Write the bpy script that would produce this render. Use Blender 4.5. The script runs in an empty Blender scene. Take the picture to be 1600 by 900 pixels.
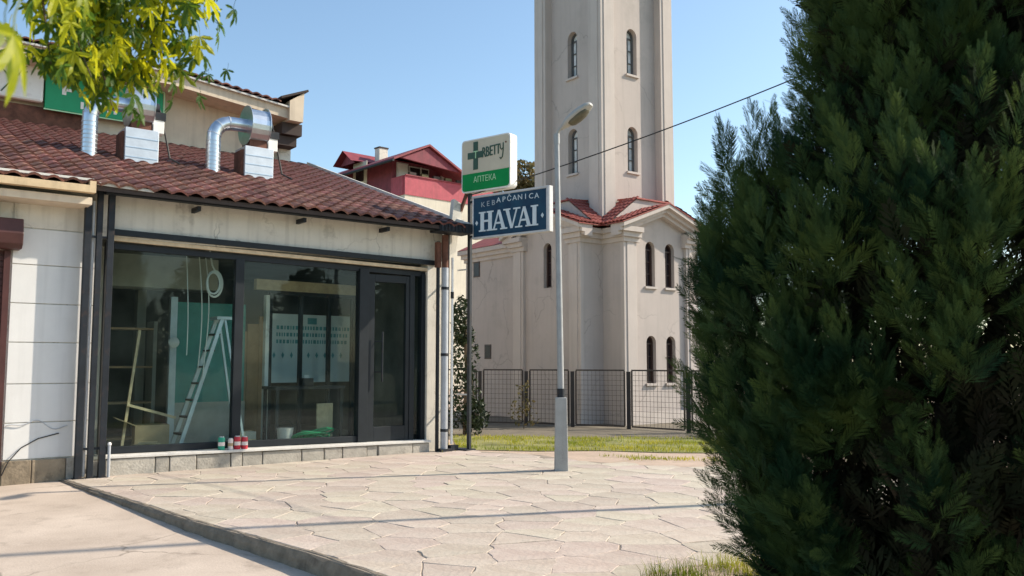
import bpy, bmesh, math, random
import numpy as np
from mathutils import Vector, Matrix, Euler
from mathutils.geometry import tessellate_polygon

rnd = random.Random(7)
nrs = np.random.RandomState(11)
sc = bpy.context.scene
col = sc.collection
R = math.radians

# ------------------------------------------------------------------ camera
cam_d = bpy.data.cameras.new('camera'); cam = bpy.data.objects.new('camera', cam_d); col.objects.link(cam)
cam.location = (0, 0, 1.6)
cam.rotation_euler = (R(90) + math.atan(115 / 1350), 0, 0)
cam_d.sensor_width = 36; cam_d.lens = 1350 / 1600 * 36
cam_d.dof.use_dof = True; cam_d.dof.focus_distance = 15; cam_d.dof.aperture_fstop = 4.2
cam_d.clip_start = 0.05; cam_d.clip_end = 6000
sc.camera = cam

# ------------------------------------------------------------------ sky and sun
SUN_AZ = R(15.5)          # from +X towards +Y
SUN_EL = R(36)
w = bpy.data.worlds.new('World'); sc.world = w; w.use_nodes = True
nt = w.node_tree; bg = nt.nodes['Background']
sky = nt.nodes.new('ShaderNodeTexSky'); sky.sky_type = 'NISHITA'; sky.sun_disc = False
sky.sun_elevation = SUN_EL
sky.sun_rotation = R(90) - SUN_AZ
sky.air_density = 1.0; sky.dust_density = 1.0; sky.ozone_density = 1.0
wb = nt.nodes.new('ShaderNodeMix'); wb.data_type = 'RGBA'; wb.blend_type = 'MULTIPLY'; wb.inputs[0].default_value = 1.0; wb.inputs[7].default_value = (.98, 1.055, 1.03, 1)
nt.links.new(sky.outputs[0], wb.inputs[6]); nt.links.new(wb.outputs[2], bg.inputs[0]); bg.inputs[1].default_value = 0.145
sd = bpy.data.lights.new('sun', 'SUN'); so = bpy.data.objects.new('sun', sd); col.objects.link(so)
sd.energy = 4.4; sd.angle = R(0.55); sd.color = (1.0, 0.89, 0.74)
sdir = Vector((math.cos(SUN_AZ) * math.cos(SUN_EL), math.sin(SUN_AZ) * math.cos(SUN_EL), math.sin(SUN_EL)))
so.rotation_euler = sdir.to_track_quat('Z', 'Y').to_euler(); so.location = (20, 6, 20)
sc.view_settings.view_transform = 'Standard'; sc.view_settings.look = 'None'
sc.view_settings.exposure = 0.55; sc.view_settings.gamma = 1.0

# ------------------------------------------------------------------ materials
def mat(name, c, rough=.8, var=.12, scale=2.5, bump=.0, bscale=40, metal=0., rand=0., c2=None, streak=None, speck=None, spec=.4, huev=0., crack=None):
    m = bpy.data.materials.new(name); m.use_nodes = True
    n = m.node_tree.nodes; l = m.node_tree.links; b = n['Principled BSDF']
    b.inputs['Roughness'].default_value = rough; b.inputs['Metallic'].default_value = metal
    b.inputs['Specular IOR Level'].default_value = spec
    tc = n.new('ShaderNodeTexCoord')
    nz = n.new('ShaderNodeTexNoise'); nz.inputs['Scale'].default_value = scale; nz.inputs['Detail'].default_value = 6; nz.inputs['Roughness'].default_value = .62
    l.new(tc.outputs['Object'], nz.inputs['Vector'])
    rp = n.new('ShaderNodeValToRGB'); l.new(nz.outputs['Fac'], rp.inputs[0])
    a = [max(0, x * (1 - var)) for x in c]; d = [min(1, x * (1 + var)) for x in (c2 or c)]
    rp.color_ramp.elements[0].position = .3; rp.color_ramp.elements[0].color = (*a, 1)
    rp.color_ramp.elements[1].position = .7; rp.color_ramp.elements[1].color = (*d, 1)
    out = rp.outputs[0]
    if streak:                                  # run-off stains: noise stretched down the wall
        mp = n.new('ShaderNodeMapping'); mp.inputs['Scale'].default_value = (5, 5, .35); l.new(tc.outputs['Object'], mp.inputs[0])
        n2 = n.new('ShaderNodeTexNoise'); n2.inputs['Scale'].default_value = 1.6; n2.inputs['Detail'].default_value = 5; l.new(mp.outputs[0], n2.inputs['Vector'])
        r2 = n.new('ShaderNodeValToRGB'); r2.color_ramp.elements[0].position = .5; r2.color_ramp.elements[1].position = .75
        r2.color_ramp.elements[0].color = (0, 0, 0, 1); r2.color_ramp.elements[1].color = (streak[1],) * 3 + (1,)
        l.new(n2.outputs['Fac'], r2.inputs[0])
        mx = n.new('ShaderNodeMix'); mx.data_type = 'RGBA'; l.new(r2.outputs[0], mx.inputs[0]); l.new(out, mx.inputs[6]); mx.inputs[7].default_value = (*streak[0], 1); out = mx.outputs[2]
    if speck:                                   # blotches of another colour: (colour, amount, scale)
        n3 = n.new('ShaderNodeTexNoise'); n3.inputs['Scale'].default_value = speck[2]; n3.inputs['Detail'].default_value = 8; n3.inputs['Roughness'].default_value = .7
        l.new(tc.outputs['Object'], n3.inputs['Vector'])
        r3 = n.new('ShaderNodeValToRGB'); r3.color_ramp.elements[0].position = .55; r3.color_ramp.elements[1].position = .68
        r3.color_ramp.elements[0].color = (0, 0, 0, 1); r3.color_ramp.elements[1].color = (speck[1],) * 3 + (1,)
        l.new(n3.outputs['Fac'], r3.inputs[0])
        mx = n.new('ShaderNodeMix'); mx.data_type = 'RGBA'; l.new(r3.outputs[0], mx.inputs[0]); l.new(out, mx.inputs[6]); mx.inputs[7].default_value = (*speck[0], 1); out = mx.outputs[2]
    if crack:                                   # hairline cracks: (colour, scale, width, strength)
        nd = n.new('ShaderNodeTexNoise'); nd.inputs['Scale'].default_value = 2.2; nd.inputs['Detail'].default_value = 4; l.new(tc.outputs['Object'], nd.inputs['Vector'])
        am = n.new('ShaderNodeVectorMath'); am.operation = 'MULTIPLY_ADD'; am.inputs[1].default_value = (.55, .55, .55)
        l.new(nd.outputs['Color'], am.inputs[0]); l.new(tc.outputs['Object'], am.inputs[2])
        vo = n.new('ShaderNodeTexVoronoi'); vo.feature = 'DISTANCE_TO_EDGE'; vo.inputs['Scale'].default_value = crack[1]; l.new(am.outputs[0], vo.inputs['Vector'])
        cr = n.new('ShaderNodeMapRange'); cr.inputs[1].default_value = 0; cr.inputs[2].default_value = crack[2]; cr.inputs[3].default_value = crack[3]; cr.inputs[4].default_value = 0
        l.new(vo.outputs['Distance'], cr.inputs[0])
        nm_ = n.new('ShaderNodeTexNoise'); nm_.inputs['Scale'].default_value = .9; l.new(tc.outputs['Object'], nm_.inputs['Vector'])
        mk = n.new('ShaderNodeMapRange'); mk.inputs[1].default_value = .42; mk.inputs[2].default_value = .6; l.new(nm_.outputs['Fac'], mk.inputs[0])
        mu = n.new('ShaderNodeMath'); mu.operation = 'MULTIPLY'; l.new(cr.outputs[0], mu.inputs[0]); l.new(mk.outputs[0], mu.inputs[1])
        mx = n.new('ShaderNodeMix'); mx.data_type = 'RGBA'; l.new(mu.outputs[0], mx.inputs[0]); l.new(out, mx.inputs[6]); mx.inputs[7].default_value = (*crack[0], 1); out = mx.outputs[2]
    if rand or huev:
        oi = n.new('ShaderNodeObjectInfo'); hs = n.new('ShaderNodeHueSaturation')
        mr = n.new('ShaderNodeMapRange'); mr.inputs[3].default_value = 1 - rand; mr.inputs[4].default_value = 1 + rand
        l.new(oi.outputs['Random'], mr.inputs[0]); l.new(mr.outputs[0], hs.inputs['Value'])
        if huev:
            ml = n.new('ShaderNodeMath'); ml.operation = 'MULTIPLY'; ml.inputs[1].default_value = 7.31; l.new(oi.outputs['Random'], ml.inputs[0])
            fr = n.new('ShaderNodeMath'); fr.operation = 'FRACT'; l.new(ml.outputs[0], fr.inputs[0])
            m2 = n.new('ShaderNodeMapRange'); m2.inputs[3].default_value = .5 - huev; m2.inputs[4].default_value = .5 + huev
            l.new(fr.outputs[0], m2.inputs[0]); l.new(m2.outputs[0], hs.inputs['Hue'])
        l.new(out, hs.inputs['Color']); out = hs.outputs[0]
    l.new(out, b.inputs['Base Color'])
    if bump:
        nb = n.new('ShaderNodeTexNoise'); nb.inputs['Scale'].default_value = bscale; nb.inputs['Detail'].default_value = 5
        l.new(tc.outputs['Object'], nb.inputs['Vector'])
        bp = n.new('ShaderNodeBump'); bp.inputs['Strength'].default_value = bump; bp.inputs['Distance'].default_value = .02
        l.new(nb.outputs['Fac'], bp.inputs['Height']); l.new(bp.outputs[0], b.inputs['Normal'])
    return m

def leafmat(name, c, c2, trans=.4, rough=.5, tcol=None, rand=True, scale=5., spec=.3):
    m = bpy.data.materials.new(name); m.use_nodes = True
    n = m.node_tree.nodes; l = m.node_tree.links; b = n['Principled BSDF']; o = n['Material Output']
    b.inputs['Roughness'].default_value = rough; b.inputs['Specular IOR Level'].default_value = spec
    tc = n.new('ShaderNodeTexCoord'); nz = n.new('ShaderNodeTexNoise'); nz.inputs['Scale'].default_value = scale; nz.inputs['Detail'].default_value = 3
    l.new(tc.outputs['Object'], nz.inputs['Vector'])
    rp = n.new('ShaderNodeValToRGB'); rp.color_ramp.elements[0].color = (*c, 1); rp.color_ramp.elements[1].color = (*c2, 1)
    rp.color_ramp.elements[0].position = .35; rp.color_ramp.elements[1].position = .7
    if rand:
        oi = n.new('ShaderNodeObjectInfo'); ad = n.new('ShaderNodeMath'); ad.operation = 'MULTIPLY_ADD'; ad.inputs[1].default_value = .3
        l.new(nz.outputs['Fac'], ad.inputs[0]); sb = n.new('ShaderNodeMath'); sb.operation = 'MULTIPLY'; sb.inputs[1].default_value = .8
        l.new(oi.outputs['Random'], sb.inputs[0]); l.new(sb.outputs[0], ad.inputs[2]); l.new(ad.outputs[0], rp.inputs[0])
    else:
        l.new(nz.outputs['Fac'], rp.inputs[0])
    l.new(rp.outputs[0], b.inputs['Base Color'])
    t = n.new('ShaderNodeBsdfTranslucent'); mx = n.new('ShaderNodeMixShader'); mx.inputs[0].default_value = trans
    hs = n.new('ShaderNodeHueSaturation'); hs.inputs['Value'].default_value = 1.5; hs.inputs['Hue'].default_value = .485; l.new(rp.outputs[0], hs.inputs['Color'])
    l.new(hs.outputs[0], t.inputs[0]); l.new(b.outputs[0], mx.inputs[1]); l.new(t.outputs[0], mx.inputs[2]); l.new(mx.outputs[0], o.inputs[0])
    return m

def glassmat(name, tint, dust=.05, dustc=(.45, .5, .47), f0=.05):
    m = bpy.data.materials.new(name); m.use_nodes = True
    n = m.node_tree.nodes; l = m.node_tree.links; o = n['Material Output']; n.remove(n['Principled BSDF'])
    tr = n.new('ShaderNodeBsdfTransparent'); tr.inputs[0].default_value = (*tint, 1)
    gl = n.new('ShaderNodeBsdfGlossy'); gl.inputs['Roughness'].default_value = .015
    lw = n.new('ShaderNodeLayerWeight'); lw.inputs[0].default_value = .5
    pw = n.new('ShaderNodeMath'); pw.operation = 'POWER'; pw.inputs[1].default_value = 5; l.new(lw.outputs['Facing'], pw.inputs[0])
    ma = n.new('ShaderNodeMath'); ma.operation = 'MULTIPLY_ADD'; ma.inputs[1].default_value = .9; ma.inputs[2].default_value = f0; l.new(pw.outputs[0], ma.inputs[0])
    mx = n.new('ShaderNodeMixShader'); l.new(ma.outputs[0], mx.inputs[0]); l.new(tr.outputs[0], mx.inputs[1]); l.new(gl.outputs[0], mx.inputs[2])
    df = n.new('ShaderNodeBsdfDiffuse'); df.inputs[0].default_value = (*dustc, 1)
    tc = n.new('ShaderNodeTexCoord'); nz = n.new('ShaderNodeTexNoise'); nz.inputs['Scale'].default_value = 1.3; nz.inputs['Detail'].default_value = 6
    l.new(tc.outputs['Object'], nz.inputs['Vector'])
    mr = n.new('ShaderNodeMapRange'); mr.inputs[1].default_value = .35; mr.inputs[2].default_value = .75; mr.inputs[3].default_value = dust * .35; mr.inputs[4].default_value = dust * 1.6
    l.new(nz.outputs['Fac'], mr.inputs[0])
    m2 = n.new('ShaderNodeMixShader'); l.new(mr.outputs[0], m2.inputs[0]); l.new(mx.outputs[0], m2.inputs[1]); l.new(df.outputs[0], m2.inputs[2])
    l.new(m2.outputs[0], o.inputs[0])
    return m

X = {}
X['church'] = mat('church_plaster', (.47, .412, .378), .9, .06, .8, .15, 60, streak=((.28, .25, .225), .2), speck=((.33, .295, .265), .35, 1.1), crack=((.2, .18, .16), .55, .012, .5))
X['churchtrim'] = mat('church_trim', (.515, .455, .415), .85, .06, 1.2, .1, 60, streak=((.30, .265, .235), .28))
X['redtile'] = mat('red_clay', (.30, .075, .06), .7, .25, 6, .2, 40, rand=.12)
X['redmetal'] = mat('red_roof', (.22, .035, .045), .6, .25, 3, .1, 30)
X['redwall'] = mat('dusky_red_board', (.20, .038, .055), .7, .25, 3, streak=((.12, .03, .04), .6))
X['parapet'] = mat('pinkish_red_board', (.42, .08, .105), .7, .15, 3, streak=((.28, .07, .08), .6))
X['housewall'] = mat('house_render', (.62, .57, .47), .9, .08, 1.5, .05, streak=((.40, .37, .32), .5))
X['cream'] = mat('cream_render', (.70, .66, .58), .9, .09, 1.8, .2, 40, streak=((.30, .27, .23), .4), speck=((.30, .27, .23), .65, 1.6), crack=((.2, .18, .15), .8, .012, .6))
X['white'] = mat('white_panel', (.70, .69, .67), .75, .04, 2.0, .05, 60, streak=((.55, .54, .52), .45), speck=((.60, .58, .55), .25, 3))
X['beige'] = mat('beige_board', (.62, .47, .29), .8, .2, 4, .1, 30, streak=((.30, .22, .14), .5))
X['soffit'] = mat('cream_board', (.66, .55, .42), .8, .1, 2, .05, streak=((.42, .34, .26), .5))
X['tile'] = mat('brown_red_clay', (.105, .043, .035), .75, .38, 9, .3, 60, rand=.38, c2=(.175, .068, .05), speck=((.25, .21, .14), .6, 11), huev=.012)
X['deck'] = mat('dark_underlay', (.06, .045, .04), .9)
X['dark'] = mat('anthracite_metal', (.013, .017, .021), .5, .2, 4, .04, 60, spec=.3)
X['dark2'] = mat('blue_black_steel', (.016, .02, .026), .55, .3, 5, .08, 50, speck=((.09, .05, .035), .5, 7), spec=.3)
X['rust'] = mat('rusty_steel', (.13, .055, .035), .85, .45, 6, .2, 40)
X['pipe'] = mat('grey_pipe', (.42, .44, .47), .45, .12, 5, streak=((.2, .18, .16), .6))
X['whitepipe'] = mat('white_pipe', (.80, .79, .76), .45, .06, 5, speck=((.45, .40, .34), .6, 8))
X['galv'] = mat('galvanised_sheet', (.62, .66, .70), .28, .12, 7, .05, 25, metal=.9)
X['galvdull'] = mat('dull_galvanised', (.60, .63, .66), .42, .10, 5, .05, 20, metal=.6)
X['brown'] = mat('brown_shutter', (.075, .026, .022), .5, .2, 4)
X['stone'] = mat('grey_sill_stone', (.40, .37, .32), .85, .2, 6, .4, 35, rand=.16, speck=((.22, .20, .17), .6, 10))
X['plinth'] = mat('tan_plinth_stone', (.27, .215, .15), .9, .25, 5, .4, 30, rand=.12, speck=((.12, .10, .075), .7, 6))
X['sill'] = mat('pale_sill', (.62, .60, .56), .7, .12, 5, .1, 40, speck=((.33, .31, .28), .5, 7))
X['wood'] = mat('light_wood', (.58, .45, .29), .7, .2, 8, .05)
X['floor'] = mat('shop_floor', (.30, .29, .27), .6, .2, 3)
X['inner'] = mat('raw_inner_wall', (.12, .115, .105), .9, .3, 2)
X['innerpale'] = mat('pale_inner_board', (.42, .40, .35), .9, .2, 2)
X['greenboard'] = mat('green_plasterboard', (.07, .26, .23), .8, .2, 2.5)
X['brownwood'] = mat('brown_wood', (.40, .235, .12), .6, .25, 3, c2=(.46, .28, .15))
X['poster'] = mat('pale_poster', (.70, .78, .78), .6, .04, 3)
X['posterink'] = mat('teal_ink', (.10, .34, .36), .6, .05)
X['hose'] = mat('green_hose', (.03, .38, .16), .4, .15, 4)
X['cable'] = mat('white_cable', (.72, .74, .72), .5, .08, 4)
X['carton'] = mat('cardboard', (.45, .33, .2), .85, .15, 5)
X['alu'] = mat('ladder_aluminium', (.55, .60, .64), .4, .1, 5, metal=.5)
X['glass'] = glassmat('shop_glass', (.86, .92, .90), .014, (.33, .43, .41), .018)
X['towerglass'] = mat('pale_window_glass', (.55, .66, .70), .08, .35, 2.2, c2=(.75, .83, .86), spec=.8)
X['darkglass'] = mat('dark_window_glass', (.03, .022, .025), .25, .4, 2, spec=.25)
X['frame'] = mat('brown_window_frame', (.06, .035, .03), .5, .2, 6)
X['greyframe'] = mat('grey_window_frame', (.10, .105, .11), .5, .2, 6)
X['fence'] = mat('brown_black_fence', (.028, .022, .022), .5, .3, 5)
X['concrete'] = mat('lamp_concrete', (.38, .38, .365), .9, .12, 5, .25, 60, streak=((.32, .31, .29), .5))
X['lamppole'] = mat('galvanised_pole', (.34, .35, .35), .55, .15, 6, metal=.15, streak=((.3, .27, .24), .5))
X['lamphead'] = mat('lamp_housing', (.40, .39, .36), .5, .08, 6)
X['lamplens'] = mat('lamp_lens', (.10, .092, .06), .4, .3, 8)
X['signcream'] = mat('cream_sign_face', (.56, .50, .37), .45, .08, 2.5, streak=((.55, .48, .36), .4))
X['signgreen'] = mat('green_sign_face', (.002, .25, .06), .5, .1, 3, spec=.15)
X['signdark'] = mat('dark_green_print', (.025, .075, .045), .45)
X['signpale'] = mat('pale_green_print', (.45, .72, .42), .45)
X['signwhite'] = mat('white_sign_edge', (.82, .80, .75), .5, .05, 3, speck=((.5, .45, .38), .4, 5))
X['signblue'] = mat('navy_sign_face', (.012, .035, .085), .5, .25, 2.5, c2=(.014, .06, .10), spec=.2)
X['signtext'] = mat('pale_print', (.62, .68, .70), .5, .1, 6)
X['signgrey'] = mat('grey_print', (.36, .40, .43), .5, .1, 6)
X['signframe'] = mat('grey_sign_frame', (.55, .55, .55), .5, .1, 5)
X['wallgreen'] = mat('green_wall_sign', (.01, .30, .12), .45, .1, 2)
X['pave'] = mat('paving_stone', (.45, .365, .295), .9, .13, 2.2, .4, 22, rand=.09, c2=(.475, .415, .345), speck=((.30, .265, .21), .6, 3.1), huev=.02)
X['joint'] = mat('joint_mortar', (.26, .215, .17), .95, .25, 3, .3, 30)
X['kerb'] = mat('rough_kerb', (.20, .165, .125), .95, .3, 6, .6, 22, speck=((.09, .07, .055), .7, 4))
X['pavement'] = mat('worn_concrete', (.47, .38, .305), .92, .12, .9, .2, 45, c2=(.51, .425, .35), speck=((.31, .25, .20), .6, 1.7), crack=((.16, .13, .10), .45, .011, .75))
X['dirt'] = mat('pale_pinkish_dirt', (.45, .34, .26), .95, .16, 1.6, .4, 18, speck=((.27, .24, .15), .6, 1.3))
X['lawn'] = mat('lawn_soil', (.14, .15, .045), .95, .4, 1.4, .4, 25, c2=(.22, .21, .075))
X['ground'] = mat('dry_ground', (.25, .22, .15), .95, .3, .25, c2=(.2, .21, .11))
X['soil'] = mat('shadow_toned_soil', (.16, .135, .10), .95, .3, 2, .4, 20)  # bare soil, its dark tone carries the shadow band before the fence
X['blade'] = leafmat('grass_blade', (.14, .19, .014), (.40, .37, .035), .4, rand=False, scale=1.2)
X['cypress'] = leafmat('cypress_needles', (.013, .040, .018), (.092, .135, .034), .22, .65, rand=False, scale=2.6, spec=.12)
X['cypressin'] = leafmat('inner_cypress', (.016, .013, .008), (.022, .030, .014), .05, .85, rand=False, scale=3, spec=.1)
X['maple'] = leafmat('maple_leaf', (.06, .125, .014), (.40, .42, .014), .55, .45)
X['bark'] = mat('bark', (.10, .075, .05), .95, .3, 9, .6, 30)
X['bush'] = leafmat('bush_leaf', (.025, .05, .018), (.06, .085, .03), .25, rand=False, scale=3)
X['shadedbush'] = leafmat('shaded_bush_leaf', (.012, .024, .010), (.03, .045, .016), .15, rand=False, scale=3)  # darker bush leaf: the shade of the gap is put into the colour
X['dryleaf'] = leafmat('dry_tree_leaf', (.09, .085, .03), (.17, .13, .055), .3, rand=False, scale=2)
X['wire'] = mat('black_cable', (.02, .02, .02), .6)
X['pole'] = mat('timber_pole', (.16, .12, .085), .9, .3, 6, .3, 30)
for k, c in (('cangreen', (.02, .30, .20)), ('canred', (.50, .03, .05)), ('canwhite', (.75, .66, .62))):
    X[k] = mat(k + '_paint', c, .4, .1, 10)

# ------------------------------------------------------------------ mesh helpers
class MB:
    def __init__(s): s.v = []; s.f = []
    def add(s, vs, fs):
        o = len(s.v); s.v += [tuple(p) for p in vs]; s.f += [tuple(i + o for i in f) for f in fs]
    def box(s, x0, y0, z0, x1, y1, z1):
        s.add([(x0, y0, z0), (x1, y0, z0), (x1, y1, z0), (x0, y1, z0), (x0, y0, z1), (x1, y0, z1), (x1, y1, z1), (x0, y1, z1)],
              [(3, 2, 1, 0), (4, 5, 6, 7), (0, 1, 5, 4), (1, 2, 6, 5), (2, 3, 7, 6), (3, 0, 4, 7)]); return s
    def bar(s, p, q, wd, ht=None, up=(0, 0, 1)):
        ht = ht or wd; p = Vector(p); q = Vector(q); d = (q - p).normalized(); u = Vector(up)
        if abs(d.dot(u)) > .98: u = Vector((0, 1, 0))
        a = d.cross(u).normalized() * wd / 2; b = a.cross(d).normalized() * ht / 2
        s.add([p - a - b, p + a - b, p + a + b, p - a + b, q - a - b, q + a - b, q + a + b, q - a + b],
              [(0, 1, 2, 3), (7, 6, 5, 4), (0, 4, 5, 1), (1, 5, 6, 2), (2, 6, 7, 3), (3, 7, 4, 0)]); return s
    def tube(s, pts, r, n=8, cap=True):
        pts = [Vector(p) for p in pts]; rs = r if isinstance(r, (list, tuple)) else [r] * len(pts)
        o = len(s.v); prev = None
        for i, p in enumerate(pts):
            d = (pts[min(i + 1, len(pts) - 1)] - pts[max(i - 1, 0)]).normalized()
            if prev is None:
                u = Vector((0, 0, 1)) if abs(d.z) < .9 else Vector((1, 0, 0)); a = d.cross(u).normalized()
            else:
                a = (prev - d * prev.dot(d)).normalized()
            prev = a; b = d.cross(a)
            for k in range(n):
                t = 2 * math.pi * k / n; s.v.append(tuple(p + (a * math.cos(t) + b * math.sin(t)) * rs[i]))
        for i in range(len(pts) - 1):
            for k in range(n):
                k2 = (k + 1) % n; s.f.append((o + i * n + k, o + i * n + k2, o + (i + 1) * n + k2, o + (i + 1) * n + k))
        if cap:
            s.f.append(tuple(o + k for k in reversed(range(n)))); e = o + (len(pts) - 1) * n; s.f.append(tuple(e + k for k in range(n)))
        return s
    def prism(s, poly, ax, lo, hi):
        n = len(poly)
        def m(p, h): return (p[0], p[1], h) if ax == 'z' else ((p[0], h, p[1]) if ax == 'y' else (h, p[0], p[1]))
        tri = tessellate_polygon([[Vector((p[0], p[1], 0)) for p in poly]])
        fs = [tuple(t) for t in tri] + [tuple(i + n for i in reversed(t)) for t in tri]
        s.add([m(p, lo) for p in poly] + [m(p, hi) for p in poly], fs + [(i, (i + 1) % n, (i + 1) % n + n, i + n) for i in range(n)]); return s
    def mesh(s, name, material, smooth=False, fix=True):
        me = bpy.data.meshes.new(name); me.from_pydata(s.v, [], s.f)
        if fix:
            bm = bmesh.new(); bm.from_mesh(me); bmesh.ops.recalc_face_normals(bm, faces=bm.faces[:]); bm.to_mesh(me); bm.free()
        if smooth:
            me.polygons.foreach_set('use_smooth', [True] * len(me.polygons))
            try: me.set_sharp_from_angle(angle=R(40))
            except Exception: pass
        me.materials.append(material); return me
    def build(s, name, material, parent=None, smooth=False, fix=True, bevel=0):
        o = bpy.data.objects.new(name, s.mesh(name, material, smooth, fix)); col.objects.link(o)
        if parent: o.parent = parent
        if bevel:
            b = o.modifiers.new('bevel', 'BEVEL'); b.width = bevel; b.segments = 2; b.limit_method = 'ANGLE'
        return o

def tag(o, label=None, cat=None, group=None, kind=None):
    if label: o['label'] = label
    if cat: o['category'] = cat
    if group: o['group'] = group
    if kind: o['kind'] = kind
    return o
def thing(name, label, cat, loc=(0, 0, 0), rz=0, group=None):
    o = bpy.data.objects.new(name, None); col.objects.link(o); o.location = loc; o.rotation_euler = (0, 0, R(rz))
    o.empty_display_size = .2
    return tag(o, label, cat, group)
def inst(me, name, parent=None, loc=(0, 0, 0), rot=(0, 0, 0), scale=(1, 1, 1)):
    o = bpy.data.objects.new(name, me); col.objects.link(o); o.parent = parent; o.location = loc; o.rotation_euler = rot; o.scale = scale
    return o
def copy_tree(o, parent=None):
    c = o.copy(); col.objects.link(c)
    if parent: c.parent = parent
    for ch in list(o.children): copy_tree(ch, c)
    return c
def np_mesh(name, V, n, material):
    """V: (faces, n, 3) separate polygons of n corners"""
    k = V.shape[0]; me = bpy.data.meshes.new(name)
    me.vertices.add(k * n); me.vertices.foreach_set('co', V.reshape(-1).astype(np.float32))
    me.loops.add(k * n); me.loops.foreach_set('vertex_index', np.arange(k * n, dtype=np.int32))
    me.polygons.add(k); me.polygons.foreach_set('loop_start', np.arange(0, k * n, n, dtype=np.int32)); me.polygons.foreach_set('loop_total', np.full(k, n, dtype=np.int32))
    me.update(calc_edges=True); me.materials.append(material); return me
def text_part(body, size, material, parent, name, loc, rot=(R(90), 0, 0), sx=1., ext=.002, align='CENTER', shear=0):
    cu = bpy.data.curves.new(name, 'FONT'); cu.body = body; cu.size = size; cu.extrude = ext; cu.align_x = align; cu.shear = shear
    cu.resolution_u = 3
    t = bpy.data.objects.new(name, cu); col.objects.link(t)
    me = bpy.data.meshes.new_from_object(t.evaluated_get(bpy.context.evaluated_depsgraph_get()))
    bpy.data.objects.remove(t); me.materials.clear(); me.materials.append(material); me.name = name
    return inst(me, name, parent, loc, rot, (sx, 1, 1))

# tile of a wavy clay roof: x across, y up the slope
def tile_geo(wd, ln, h=.035, th=.026, n=7):
    top = []; 
    for i in range(n):
        t = i / (n - 1); z = h * (math.sin(t * math.pi * 1.0) ** 1.3 if t < 1 else 0) + (h * .25 if t in (0,) else 0)
        top.append(((t - .5) * wd * 1.06, z))
    v = []; f = []
    for y, dz in ((0, th), (ln, 0)):
        for x, z in top: v.append((x, y, z + dz))
    for x, z in top: v.append((x, 0.0, z + th - .034))
    for i in range(n - 1):
        f.append((i, i + 1, n + i + 1, n + i)); f.append((2 * n + i, 2 * n + i + 1, i + 1, i))
    return v, f
def roof_tiles(parent, name, material, org, du, dv, wd, ex, nu, nv, h=.035, singles=None, jit=.01, keep=None):
    """lay tiles from org; du along the eave, dv up the slope. singles: function(world point)->sort key; first 300 in view become parts"""
    du = Vector(du).normalized(); dv = Vector(dv).normalized(); nn = du.cross(dv)
    if nn.z < 0: nn = -nn
    cells = []
    for j in range(nv):
        for i in range(nu):
            p = Vector(org) + du * (wd * (i + .5)) + dv * (ex * j) + nn * rnd.uniform(0, .006)
            if keep and not keep(p): continue
            cells.append(p)
    v, f = tile_geo(wd, ex * 1.22, h)
    Mx = Matrix((du, dv, nn)).transposed()
    left = cells
    if singles:
        cells.sort(key=singles); left = cells[300:]; one = MB(); one.add(v, f); me = one.mesh('tile', material, smooth=True, fix=False)
        for p in cells[:300]:
            q = Matrix.Translation(p) @ (Mx @ Euler((rnd.uniform(-.03, .03), rnd.uniform(-.03, .03), rnd.uniform(-.03, .03))).to_matrix()).to_4x4()
            o = bpy.data.objects.new('tile', me); col.objects.link(o); o.parent = parent; o.matrix_local = q
    if left:
        mb = MB()
        for p in left:
            rr = Mx @ Euler((rnd.uniform(-jit, jit) * 2, rnd.uniform(-jit, jit) * 2, rnd.uniform(-jit, jit) * 2)).to_matrix()
            mb.add([p + rr @ Vector(q) for q in v], f)
        o = mb.build(name, material, parent, smooth=True, fix=False); o['kind'] = 'stuff'

# ================================================================== THE GROUND
KERB = [(-6.38, 12.22), (-5.5, 11.28), (-4.6, 10.35), (-3.24, 8.91), (-2.34, 8.05), (-1.74, 7.47), (-1.01, 6.66), (-.2, 5.8), (.9, 4.6)]
def low_z(y): return -.015 - .155 * min(1.6, max(0, (12.3 - y) / 5.4))
g = MB(); g.add([(-3000, -3000, -.42), (3000, -3000, -.42), (3000, 3000, -.42), (-3000, 3000, -.42)], [(0, 1, 2, 3)])
tag(g.build('ground', X['ground'], fix=False), kind='structure')
# lower pavement in front of the shops (falls gently towards the viewer)
pv = MB(); 
ys = [-2, 0, 2, 4, 5, 6, 7, 8, 9, 10, 11, 12, 12.6]
def kerb_x(y):
    for (x0, y0), (x1, y1) in zip(KERB, KERB[1:]):
        if y1 <= y <= y0: return x0 + (x1 - x0) * (y0 - y) / (y0 - y1)
    return KERB[0][0] if y > KERB[0][1] else KERB[-1][0] + 2
for i, y in enumerate(ys):
    xr = kerb_x(y) + .02
    for t in (0, .25, .5, .75, 1): pv.v.append((-16 + (xr + 16) * t, y, low_z(y)))
for i in range(len(ys) - 1):
    for k in range(4): pv.f.append((i * 5 + k, i * 5 + k + 1, i * 5 + 6 + k, i * 5 + 5 + k))
tag(pv.build('pavement', X['pavement'], fix=False), kind='structure')
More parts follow.
